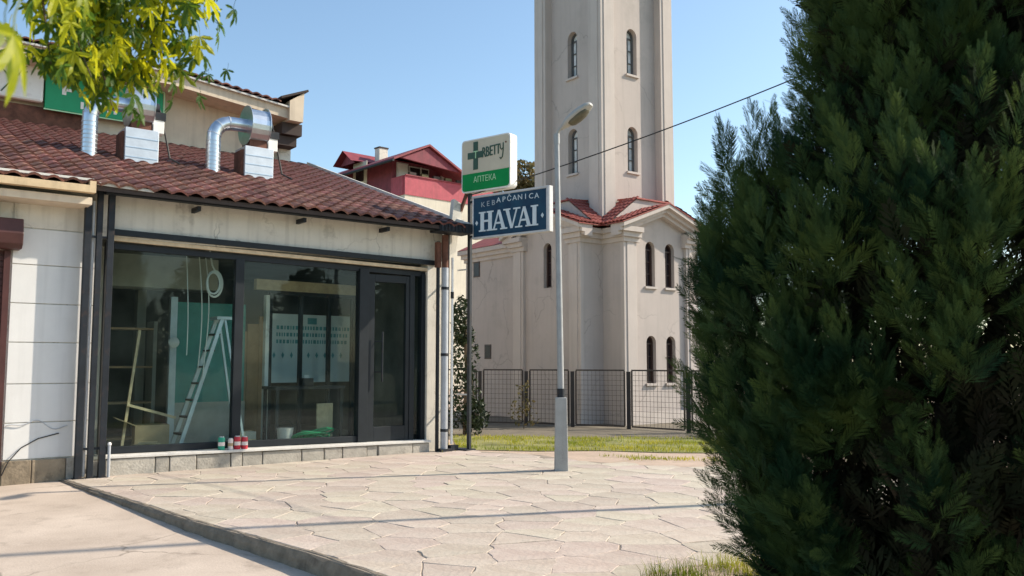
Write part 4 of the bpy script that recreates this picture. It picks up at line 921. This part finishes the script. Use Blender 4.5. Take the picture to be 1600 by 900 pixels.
# raking cornices of the two gables and the gable roofs
def gable(left):
    def P(s_, dep, z): return (s_, -PJ + dep, z) if not left else (-PJ + dep, s_, z)
    zt = EZ + .38; pk = zt + .60; hw = A / 2; rk = MB()
    for k, (off, out, th) in enumerate(((0, .30, .10), (-.10, .18, .10), (-.20, .08, .10))):
        for sg in (-1, 1):
            e0 = (A / 2 + sg * (hw + .28), zt - .04 + off); e1 = (A / 2 + sg * .001, pk + off)
            vs = [P(e0[0], -out, e0[1]), P(e1[0], -out, e1[1]), P(e1[0], RA + .1, e1[1]), P(e0[0], RA + .1, e0[1]), P(e0[0], -out, e0[1] + th), P(e1[0], -out, e1[1] + th), P(e1[0], RA + .1, e1[1] + th), P(e0[0], RA + .1, e0[1] + th)]
            rk.add(vs, [(3, 2, 1, 0), (4, 5, 6, 7), (0, 1, 5, 4), (1, 2, 6, 5), (2, 3, 7, 6), (3, 0, 4, 7)])
    rk.build('raking_cornice', X['churchtrim'], ch)
    rm = MB()
    for sg in (-1, 1):
        e0 = (A / 2 + sg * (hw + .33), zt + .05); e1 = (A / 2, pk + .105)
        vs = [P(e0[0], -.32, e0[1]), P(e1[0], -.32, e1[1]), P(e1[0], PJ + .2, e1[1]), P(e0[0], PJ + .2, e0[1])]; vs += [(x, y, z + .03) for x, y, z in vs]
        rm.add(vs, [(3, 2, 1, 0), (4, 5, 6, 7), (0, 1, 5, 4), (1, 2, 6, 5), (2, 3, 7, 6), (3, 0, 4, 7)])
    ro = rm.build('gable_roof', X['redtile'], ch)
    for sg in (-1, 1):
        o0 = Vector(P(A / 2 + sg * (hw + .34), -.33 if not left else -.33, zt + .085)); tip = Vector(P(A / 2, -.33, pk + .14)); sl = (tip - o0); du = Vector(P(0, 1, 0)) - Vector(P(0, 0, 0))
        roof_tiles(ro, 'tile_field', X['redtile'], o0, du, sl, .14, .2, 8, 8, .03)
    # raised block behind the gable
    b0 = .28; m = MB(); zz = zt + .07
    prof = [(-.28, zz), (.80, 5.93), (A - .80, 5.93), (A + .28, zz)]
    if not left: m.prism(prof, 'y', -PJ + b0 + .03, .2)
    else: m.prism(prof, 'x', -PJ + b0 + .03, .2)
    rb = m.build('raised_roof', X['churchtrim'], ch)
    for sg in (0, 1):
        q0 = Vector(P(-.30 if sg == 0 else A + .30, b0 - .02, zz + .02)); q1 = Vector(P(.80 if sg == 0 else A - .80, b0 - .02, 5.95)); du = Vector(P(0, 1, 0)) - Vector(P(0, 0, 0))
        roof_tiles(rb, 'tile_field', X['redtile'], q0, du, q1 - q0, .14, .2, 5, 7, .035)
    m = MB(); c_ = [P(.76, b0 - .03, 5.935), P(A - .76, b0 - .03, 5.935), P(A - .76, PJ + .2, 5.99), P(.76, PJ + .2, 5.99)]; c_ += [(x, y, z + .04) for x, y, z in c_]
    m.add(c_, [(3, 2, 1, 0), (4, 5, 6, 7), (0, 1, 5, 4), (1, 2, 6, 5), (2, 3, 7, 6), (3, 0, 4, 7)]); m.build('ridge_cap', X['redtile'], rb)
gable(False); gable(True)
# nave roof and side windows
m = MB(); m.prism([(-.52, 5.09), (A / 2, 6.0), (A + .52, 5.09)], 'y', A + .05, 6.15); m.build('nave_roof', X['redtile'], ch)
for b_, z0, z1 in ((5.35, 4.22, 4.70), (4.75, 1.68, 2.12)):
    m = MB(); m.box(-.312, b_ - .17, z0, -.302, b_ + .17, z1); wo = m.build('window', X['frame'], ch); m = MB(); m.box(-.318, b_ - .13, z0 + .04, -.3125, b_ + .13, z1 - .04); m.build('pane', X['darkglass'], wo)
m = MB(); m.box(-PJ - .05, -.05, -.2, -PJ - .021, A + .05, .3); m.box(-.05, -PJ - .05, -.2, A + .05, -PJ - .021, .3); m.build('plinth', X['churchtrim'], ch)

# ================================================================== RED HOUSE
hs = thing('red_roofed_house', 'distant house with a dusky red upper storey, red gable roof and red balcony', 'house', (-6.04, 48, 0), 42)
m = MB(); m.box(0, 0, 0, 7, 9, 10.98); m.build('wall', X['housewall'], hs)
m = MB(); m.box(-.02, -.05, 10.98, 7, .12, 12.08); m.box(-.06, .12, 10.98, .1, 1.3, 12.08); m.build('parapet', X['parapet'], hs)
m = MB(); m.box(.0, 1.3, 10.98, 7, 9, 13.2); m.build('upper_wall', X['redwall'], hs)
m = MB(); m.box(-.06, 3.9, 10.7, -.01, 5.4, 13.6); m.build('white_panel', X['housewall'], hs)
m = MB(); m.prism([(-.1, 13.05), (1.3, 13.75), (2.75, 13.95 - .9)], 'y', -.2, -.05); m.build('gable_board', X['redwall'], hs)
def slope(m, p0, p1, d0, d1, th=.12):   # p: (a,z) pairs, extruded over b
    m.add([(p0[0], d0, p0[1]), (p1[0], d0, p1[1]), (p1[0], d1, p1[1]), (p0[0], d1, p0[1]), (p0[0], d0, p0[1] + th), (p1[0], d0, p1[1] + th), (p1[0], d1, p1[1] + th), (p0[0], d1, p0[1] + th)], [(3, 2, 1, 0), (4, 5, 6, 7), (0, 1, 5, 4), (1, 2, 6, 5), (2, 3, 7, 6), (3, 0, 4, 7)])
m = MB(); slope(m, (-1.15, 12.7), (1.3, 13.85), -.6, 9); slope(m, (1.3, 13.85), (4.5, 12.25), -.6, 9)
rr_ = m.build('roof', X['redmetal'], hs)
m = MB(); m.prism([(-.6, 12.93), (1.3, 13.78), (3.6, 12.66)], 'y', -.45, -.3); m.build('gable_face', X['redwall'], rr_)
m = MB(); slope(m, (4.9, 13.3), (5.9, 14.3), 0, .1)
m2 = MB(); 
m2.add([(-.9, 4.3, 13.55), (-.9, 5.3, 14.3), (2.2, 5.3, 14.3), (2.2, 4.3, 13.7), (-.9, 6.4, 13.5), (2.2, 6.4, 13.5)], [(0, 1, 2, 3), (1, 4, 5, 2)]); m2.build('dormer_roof', X['redmetal'], hs, fix=False)
m = MB(); m.add([(-.5, 4.5, 13.5), (-.5, 6.2, 13.5), (-.5, 5.3, 14.2)], [(0, 1, 2)]); m.build('dormer_gable', X['redwall'], hs, fix=False)
m = MB(); m.box(.9, 4, 13.3, 1.5, 4.5, 14.55); cn = m.build('chimney', X['cream'], hs); m = MB(); m.box(.86, 3.96, 14.55, 1.54, 4.54, 14.63); m.build('chimney_cap', X['deck'], cn)
m = MB(); m.add([(-3.2, 6.2, 12.3), (-.02, 6.2, 13.2), (-.02, 9, 13.2), (-3.2, 9, 12.3), (-3.2, 6.2, 12.2), (-.02, 6.2, 12.2), (-.02, 9, 12.2), (-3.2, 9, 12.2)], [(0, 1, 2, 3), (0, 4, 5, 1), (4, 0, 3, 7)]); m.build('side_roof', X['redmetal'], hs, fix=False)
for a0, a1, z0, z1, mt in ((.3, 1.1, 12.1, 13.1, 'signwhite'), (1.15, 2.6, 12.1, 13.0, 'darkglass'), (3.5, 5.0, 12.1, 13.0, 'signwhite')):
    m = MB(); m.box(a0, 1.24, z0, a1, 1.3 - .002, z1); wo = m.build('window', X['sill'], hs); m = MB(); m.box(a0 + .08, 1.2, z0 + .08, a1 - .08, 1.238, z1 - .08); m.build('pane', X[mt], wo)
m = MB(); m.box(1.9, 1.14, 12.1, 1.98, 1.19, 13.0); m.box(4.3, 1.14, 12.1, 4.38, 1.19, 13.0); m.build('casement_bar', X['sill'], hs)
m = MB(); m.bar((0, -.06, 12.1), (7, -.06, 12.1), .12, .06); m.build('parapet_cap', X['redmetal'], hs)
for k in range(5): m = MB(); m.box(.25 + k * .85, -.12, 12.14, .7 + k * .85, .05, 12.3); m.build('flower_box', X['dryleaf'] if k % 2 else X['deck'], hs)
m = MB(); m.tube([(-1.2, -.62, 12.66), (-1.2, 8.8, 12.66)], .07, 6); m.build('gutter', X['dark'], hs)
m = MB(); m.box(-.12, 4.2, 12.4, -.065, 5.0, 13.2); m.build('window', X['darkglass'], hs)

# ================================================================== UTILITY POLE AND WIRE
up_ = thing('utility_pole', 'tall timber utility pole standing right of the cypress and holding the overhead wire', 'pole', (8.2, 11.5, 0))
m = MB(); m.tube([(0, 0, -.2), (0, 0, 10.3)], [.085, .055], 12); m.build('pole_shaft', X['pole'], up_, smooth=True)
m = MB(); m.tube([(0, -.03, 7.3), (-.12, 0, 7.36)], .02, 6); m.build('hook', X['dark2'], up_)
A0 = Vector((-.75, 15.72, 4.66)); B0 = Vector((8.08, 11.5, 7.36)); m = MB()
m.tube([A0.lerp(B0, u) - Vector((0, 0, .9 * u * (1 - u))) for u in np.linspace(0, 1, 28)], .011, 5)
tag(m.build('overhead_wire', X['wire'], smooth=True), 'single dark overhead wire rising from the shop signs across the tower towards the cypress', 'wire')

# ================================================================== PLANTS
def leafcloud(n, fn, size, elong=2.2, up=.2):
    C = np.array([fn() for _ in range(n)]); d1 = nrs.normal(size=(n, 3)); d1[:, 2] += up; d1 /= np.linalg.norm(d1, axis=1)[:, None]
    d2 = np.cross(d1, nrs.normal(size=(n, 3))); d2 /= np.linalg.norm(d2, axis=1)[:, None]; s_ = size * nrs.uniform(.6, 1.4, n)[:, None]
    V = np.stack([C - d1 * s_ * elong / 2, C + d2 * s_ / 2, C + d1 * s_ * elong / 2, C - d2 * s_ / 2], 1); return V
def blob(cx, cy, cz, rx, ry, rz):
    while True:
        p = np.array([rnd.uniform(-1, 1) for _ in range(3)]); l = np.linalg.norm(p)
        if .45 < l < 1 or (l <= .45 and rnd.random() < .3): 
            if mnoise.noise(tuple(p * 2.3 + cx)) > -.18: return (cx + p[0] * rx, cy + p[1] * ry, cz + p[2] * rz)
def plant(name, lab, cat, loc, blobs, n, size, m_, trunk, limbs=()):
    t = thing(name, lab, cat, loc); m = MB(); m.tube([(0, 0, -.1), (.03, 0, trunk[1] * .5), (0, 0, trunk[1])], [trunk[0], trunk[0] * .8, trunk[0] * .5], 8)
    for b in blobs: m.tube([(0, 0, trunk[1] * .7), (b[0] * .5, b[1] * .5, (trunk[1] + b[2]) / 2), (b[0], b[1], b[2])], [trunk[0] * .5, trunk[0] * .3, trunk[0] * .15], 5)
    m.build('trunk', X['bark'], t, smooth=True)
    V = leafcloud(n, lambda: blob(*blobs[rnd.randrange(len(blobs))]), size); o = bpy.data.objects.new('crown', np_mesh('crown', V, 4, m_)); col.objects.link(o); o.parent = t; return t
plant('dark_bush', 'dark bush in the gap between the shop corner and the church wall', 'bush', (-1.05, 19.4, 0), [(0, 0, .7, .42, .4, .7), (.0, 0, 1.7, .32, .3, .8), (-.1, 0, 2.5, .22, .25, .6), (.25, -.1, .4, .3, .3, .4)], 2300, .05, X['shadedbush'], (.05, 2.6))
plant('dry_tree', 'brownish tree top showing between the pharmacy sign and the tower', 'tree', (.45, 36, 0), [(0, 0, 9.2, .9, .9, .9), (-.3, 0, 8.2, 1.1, 1, 1.0), (.5, 0, 8.6, .8, .8, .9), (0, 0, 7, 1.4, 1.4, 1.3)], 4200, .10, X['dryleaf'], (.16, 8.4))
plant('small_shrub', 'thin scraggly shrub growing against the mesh fence', 'shrub', (.28, 21.0, 0), [(0, 0, .8, .22, .2, .45), (.15, 0, .35, .25, .2, .35), (-.18, 0, .4, .18, .2, .35)], 170, .045, X['dryleaf'], (.010, .9))

for k, (x, y, h_) in enumerate(((16.2, -6.5, 6.5), (19, -2.6, 7.4), (22.4, .8, 6.6), (26, 4.4, 7.2))):  # out-of-view trees, added to darken what the shop glass reflects
    t = plant('unseen_tree', ('unseen green tree added for the glass reflection, nearest to the viewer of the four', 'unseen green tree added for the glass reflection, tallest of the four', 'unseen green tree added for the glass reflection, second farthest of the four', 'unseen green tree added for the glass reflection, farthest from the viewer')[k], 'tree', (x, y, -.4), [(0, 0, h_ * .62, 1.9, 1.9, 1.9), (-1.2, .6, h_ * .5, 1.5, 1.5, 1.4), (1.2, -.5, h_ * .52, 1.5, 1.5, 1.4), (.2, .3, h_ * .82, 1.3, 1.3, 1.2), (0, 0, h_ * .34, 1.7, 1.7, 1.1)], 2600, .26, X['bush'], (.16, h_ * .6)); t['group'] = 'unseen trees added for the glass reflection'
# ---- big cypress in front, right
cy = thing('cypress_tree', 'big dark green cypress filling the right side in front of the church', 'tree', (2.74, 5.35, 0))
PR = [(0.05, .55), (.15, .85), (.4, 1.18), (.9, 1.45), (1.5, 1.55), (2.1, 1.50), (2.6, 1.40), (3.05, 1.08), (3.3, .86), (4.0, .84), (4.8, .72), (5.5, .42), (6.1, .08)]
def crad(z, an):
    z = max(.05, min(6.1, z)); r_ = .1
    for (z0, r0), (z1, r1) in zip(PR, PR[1:]):
        if z0 <= z <= z1: r_ = r0 + (r1 - r0) * (z - z0) / (z1 - z0)
    right = max(0, math.cos(an)); r_ *= 1 + .22 * right * min(1, max(0, (z - 2.2)))
    return r_ * (1 + .10 * mnoise.noise((math.cos(an) * 1.6, math.sin(an) * 1.6, z * 1.1)) + .05 * mnoise.noise((math.cos(an) * 5, math.sin(an) * 5, z * 3)))
m = MB(); m.tube([(0, 0, -.1), (.02, .03, 1.5), (0, 0, 3.4), (.05, 0, 5.4)], [.17, .13, .08, .02], 10)
for k in range(26):
    an = rnd.uniform(0, 6.28); z = rnd.uniform(.3, 3.8); r_ = crad(z + .7, an) * .8
    m.tube([(0, 0, z), (r_ * .5 * math.cos(an), r_ * .5 * math.sin(an), z + .25), (r_ * math.cos(an), r_ * math.sin(an), z + .8)], [.035, .025, .01], 5)
m.build('trunk', X['bark'], cy, smooth=True)
def spray_template(nb, ln, seed, wb=.0155):
    """flat pinnate spray along +x: thin blades leaving a stem, each a slim quad"""
    rs = np.random.RandomState(seed); B = []
    for k in range(nb):
        t_ = (k + .3) / nb; sgn = 1 if k % 2 else -1; x = t_ * ln; L = ln * (.40 * (1 - t_) ** .7 + .10) * rs.uniform(.75, 1.2); a_ = R(rs.uniform(28, 46)) * sgn
        dx, dy = math.cos(a_), math.sin(a_); wv = wb * rs.uniform(.8, 1.4); zz = rs.uniform(-.012, .012)
        B.append([(x, 0, 0), (x + dx * L * .5 - dy * wv, dy * L * .5 + dx * wv, zz), (x + dx * L, dy * L, zz * 2.2), (x + dx * L * .5 + dy * wv, dy * L * .5 - dx * wv, zz)])
    B.append([(0, -.012, 0), (0, .012, 0), (ln, .004, .01), (ln, -.004, .01)]); return np.array(B)
TPL = [spray_template(nb, 1.0, s_) for nb, s_ in ((36, 1), (32, 2), (38, 3), (34, 5))]
TPI = [spray_template(nb, 1.0, s_, .036) for nb, s_ in ((15, 7), (13, 8), (17, 9))]
def put(tp, pos, dirv, nrm, ln):
    x = dirv / np.linalg.norm(dirv); y = np.cross(nrm, x); y /= np.linalg.norm(y) + 1e-9; z = np.cross(x, y); Mx = np.stack([x, y, z], 0) * ln
    T = tp.copy(); T[:, :, 1] *= .95
    V = T @ Mx; 
    return V + pos
out = []; inner = []
def plume(base, axis, ln, rad, ns):
    axis = axis / np.linalg.norm(axis); s1 = np.cross(axis, [0.3, .9, .2]); s1 /= np.linalg.norm(s1); s2 = np.cross(axis, s1); u0 = nrs.uniform(0, 6.28)
    for k in range(ns):
        t_ = (k + nrs.uniform(0, 1)) / ns; u = u0 + k * 2.4; rad_v = s1 * math.cos(u) + s2 * math.sin(u)
        pos = base + axis * ln * t_ * .86 + rad_v * rad * (.12 + .25 * (1 - t_)); d_ = axis * (.75 + .6 * t_) + rad_v * (.85 * (1 - t_) + .18) + nrs.normal(size=3) * .12
        L = (.09 + .115 * (1 - t_)) * nrs.uniform(.8, 1.25) * (ln / .6) ** .5
        out.append(put(TPL[nrs.randint(4)], pos, d_, rad_v + nrs.normal(size=3) * .5, L))
for k in range(1080):
    z = 6.0 * rnd.random() ** 1.0; an = rnd.uniform(0, 2 * math.pi)
    if z > 4.6 and rnd.random() < .35: continue
    if math.sin(an) > .35 and rnd.random() < .45: continue
    r_ = crad(z, an) * rnd.uniform(.80, 1.0); o = np.array([math.cos(an), math.sin(an), 0]); lnp = rnd.uniform(.38, .75)
    b_ = o * (r_ - .10) + np.array([0, 0, z - lnp * .55]); 
    if b_[2] < .02: b_[2] = .02 + rnd.uniform(0, .06)
    axis = np.array([0, 0, 1.]) + o * rnd.uniform(.08, .55) + nrs.normal(size=3) * .1
    plume(b_, axis, lnp, rnd.uniform(.09, .14), 23)
# leaders that stand out at the left shoulder and on top
for (x, y, z, ln) in ((-1.33, .0, 2.55, .62), (-1.12, .05, 2.5, .8), (-1.24, -.1, 2.2, .6), (-1.05, .0, 2.3, .75), (-.78, .1, 3.2, .7), (-.72, -.1, 3.7, .8), (-.66, 0, 4.2, .8), (-.45, -.1, 4.6, .9), (.0, 0, 5.2, .9), (.4, -.2, 4.6, .9), (.8, -.1, 4.0, .9), (1.0, -.3, 3.3, .9), (-1.5, .1, 1.95, .45)):
    for q in range(2): plume(np.array([x + rnd.uniform(-.05, .05), y, z]), np.array([rnd.uniform(-.2, .1), 0, 1.]), ln, .13, 26)
for k in range(110):
    z = rnd.uniform(.25, 2.5); an = math.pi + rnd.uniform(-.9, .75); r_ = crad(z, an) * rnd.uniform(.94, 1.02); o = np.array([math.cos(an), math.sin(an), 0])
    plume(o * (r_ - .09) + np.array([0, 0, z - .2]), np.array([0, 0, 1.]) + o * rnd.uniform(.05, .35), rnd.uniform(.4, .6), .12, 22)
plume(np.array([-1.25, .2, 2.2]), np.array([-1, .1, .12]), .42, .06, 14)
# shaded inner twigs
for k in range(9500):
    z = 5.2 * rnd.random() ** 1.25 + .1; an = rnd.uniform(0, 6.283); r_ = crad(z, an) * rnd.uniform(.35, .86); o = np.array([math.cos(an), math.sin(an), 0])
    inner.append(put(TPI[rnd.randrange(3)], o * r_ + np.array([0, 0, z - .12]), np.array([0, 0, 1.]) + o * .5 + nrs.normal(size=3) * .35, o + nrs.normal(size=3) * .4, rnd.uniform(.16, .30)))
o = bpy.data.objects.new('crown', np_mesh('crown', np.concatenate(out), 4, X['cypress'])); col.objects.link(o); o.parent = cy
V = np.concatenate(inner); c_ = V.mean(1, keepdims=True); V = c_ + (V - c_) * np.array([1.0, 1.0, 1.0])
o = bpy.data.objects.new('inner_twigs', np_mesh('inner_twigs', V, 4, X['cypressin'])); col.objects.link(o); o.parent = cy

# ---- maple branch hanging in from a tree left of the view
mt = thing('maple_tree', 'maple whose yellow green leafy branch hangs into the upper left corner before the upper building', 'tree', (-3.3, 2.6, 0))
def leaf_mesh(seed):
    rs = random.Random(seed); m = MB()
    for k, (an, L) in enumerate(((0, 1.0), (38, .86), (-38, .86), (82, .55), (-82, .55))):
        L *= rs.uniform(.9, 1.1); a_ = R(an + rs.uniform(-6, 6)); c, s_ = math.cos(a_), math.sin(a_)
        def P(u, v_, z): return (u * c - v_ * s_, u * s_ + v_ * c, z)
        wv = .085 * L + .026; dr = rs.uniform(.12, .28) * L
        pts = [P(0, 0, 0), P(.34 * L, -wv, .03), P(.60 * L, -wv * .95, -.02), P(.74 * L, -wv * 1.15, -dr * .45), P(L, 0, -dr), P(.74 * L, wv * 1.15, -dr * .45), P(.60 * L, wv * .95, -.02), P(.34 * L, wv, .03), P(.5 * L, 0, -.045), P(.76 * L, 0, -dr * .55 - .03)]
        m.add(pts, [(0, 1, 8), (1, 2, 8), (2, 9, 8), (2, 3, 9), (3, 4, 9), (4, 5, 9), (5, 6, 9), (6, 8, 9), (6, 7, 8), (7, 0, 8)])
    m.tube([(0, 0, 0), (-.25, 0, .03), (-.5, .02, .12)], .012, 4)
    return m.mesh('leaf', X['maple'], fix=False)
LM = [leaf_mesh(s_) for s_ in (1, 2, 3)]
bt = MB(); bt.tube([(0, 0, -.1), (.04, 0, 1.3), (0, .05, 2.6), (.15, .1, 4.0), (.1, .1, 5.2)], [.15, .13, .11, .08, .04], 10); bt.build('trunk', X['bark'], mt, smooth=True)
def wp(px, py, Y): px -= 24; py -= 16; return Vector(((px - 800) / 1350 * Y * 1.0, Y, 1.6 + Y * (565 - py) / 1350 * 1.03))
base = Vector((-3.3, 2.6, 0)); brm = MB()
limb = [Vector((.05, .05, 2.9)), wp(-250, -160, 3.0) - base, wp(20, -70, 3.2) - base, wp(150, -20, 3.4) - base, wp(300, -10, 3.5) - base]
brm.tube(limb, [.05, .035, .024, .015, .007], 7)
twigs = []
for (x0, y0, Y0), (x1, y1, Y1), nl in (((60, -50, 3.25), (85, 120, 3.2), 34), ((110, -35, 3.35), (125, 130, 3.4), 44), ((150, -20, 3.4), (185, 185, 3.35), 66), ((190, -18, 3.4), (225, 140, 3.5), 48), ((230, -15, 3.45), (250, 105, 3.45), 34), ((280, -10, 3.5), (292, 75, 3.5), 20), ((295, -10, 3.5), (322, 6, 3.5), 9), ((40, -60, 3.2), (150, 140, 3.1), 34)):
    p = wp(x0, y0, Y0) - base; q = wp(x1, y1, Y1) - base; mid = (p + q) / 2 + Vector((rnd.uniform(-.06, .06), rnd.uniform(-.05, .05), .05))
    brm.tube([p, mid, q], [.007, .005, .002], 5)
    for k in range(nl):
        u = rnd.random() ** .8; c = p.lerp(mid, u * 2) if u < .5 else mid.lerp(q, u * 2 - 1)
        twigs.append(c + Vector((rnd.gauss(0, .05), rnd.gauss(0, .10), rnd.gauss(0, .045))))
brm.build('branch', X['bark'], mt, smooth=True)
for c in twigs:
    s_ = rnd.uniform(.07, .12); inst(LM[rnd.randrange(3)], 'leaf', mt, c, (rnd.uniform(-.9, .9), R(rnd.uniform(35, 100)), rnd.uniform(-3.14, 3.14)), (s_, s_, s_))
extra = MB(); lv = LM[0]; lvv = [v.co.copy() for v in lv.vertices]; lvf = [tuple(p.vertices) for p in lv.polygons]
for k in range(130):
    c = twigs[rnd.randrange(len(twigs))] + Vector((rnd.gauss(0, .03), rnd.uniform(.05, .3), rnd.gauss(0, .03))); s_ = rnd.uniform(.05, .09)
    rr = Euler((rnd.uniform(-.9, .9), R(rnd.uniform(35, 100)), rnd.uniform(-3.14, 3.14))).to_matrix(); extra.add([c + rr @ (q * s_) for q in lvv], lvf)
extra.build('leaf_mass', X['maple'], mt, fix=False)['kind'] = 'stuff'
for (px, py, Y, s_, r_) in ((22, 72, 1.35, .125, (.2, R(84), .35)), (8, 60, 1.5, .10, (.9, R(80), .9)), (126, -8, 1.9, .09, (.3, R(72), .4)), (52, -30, 1.9, .09, (.2, R(80), -.3))):
    inst(LM[rnd.randrange(3)], 'leaf', mt, wp(px, py, Y) - base, r_, (s_, s_, s_))
m = MB(); m.tube([limb[1], wp(-60, -60, 2.2) - base, wp(-10, -30, 1.5) - base], [.02, .012, .004], 6); m.tube([wp(-60, -60, 2.2) - base, wp(95, -25, 1.9) - base], [.008, .003], 5); m.build('branch', X['bark'], mt, smooth=True)
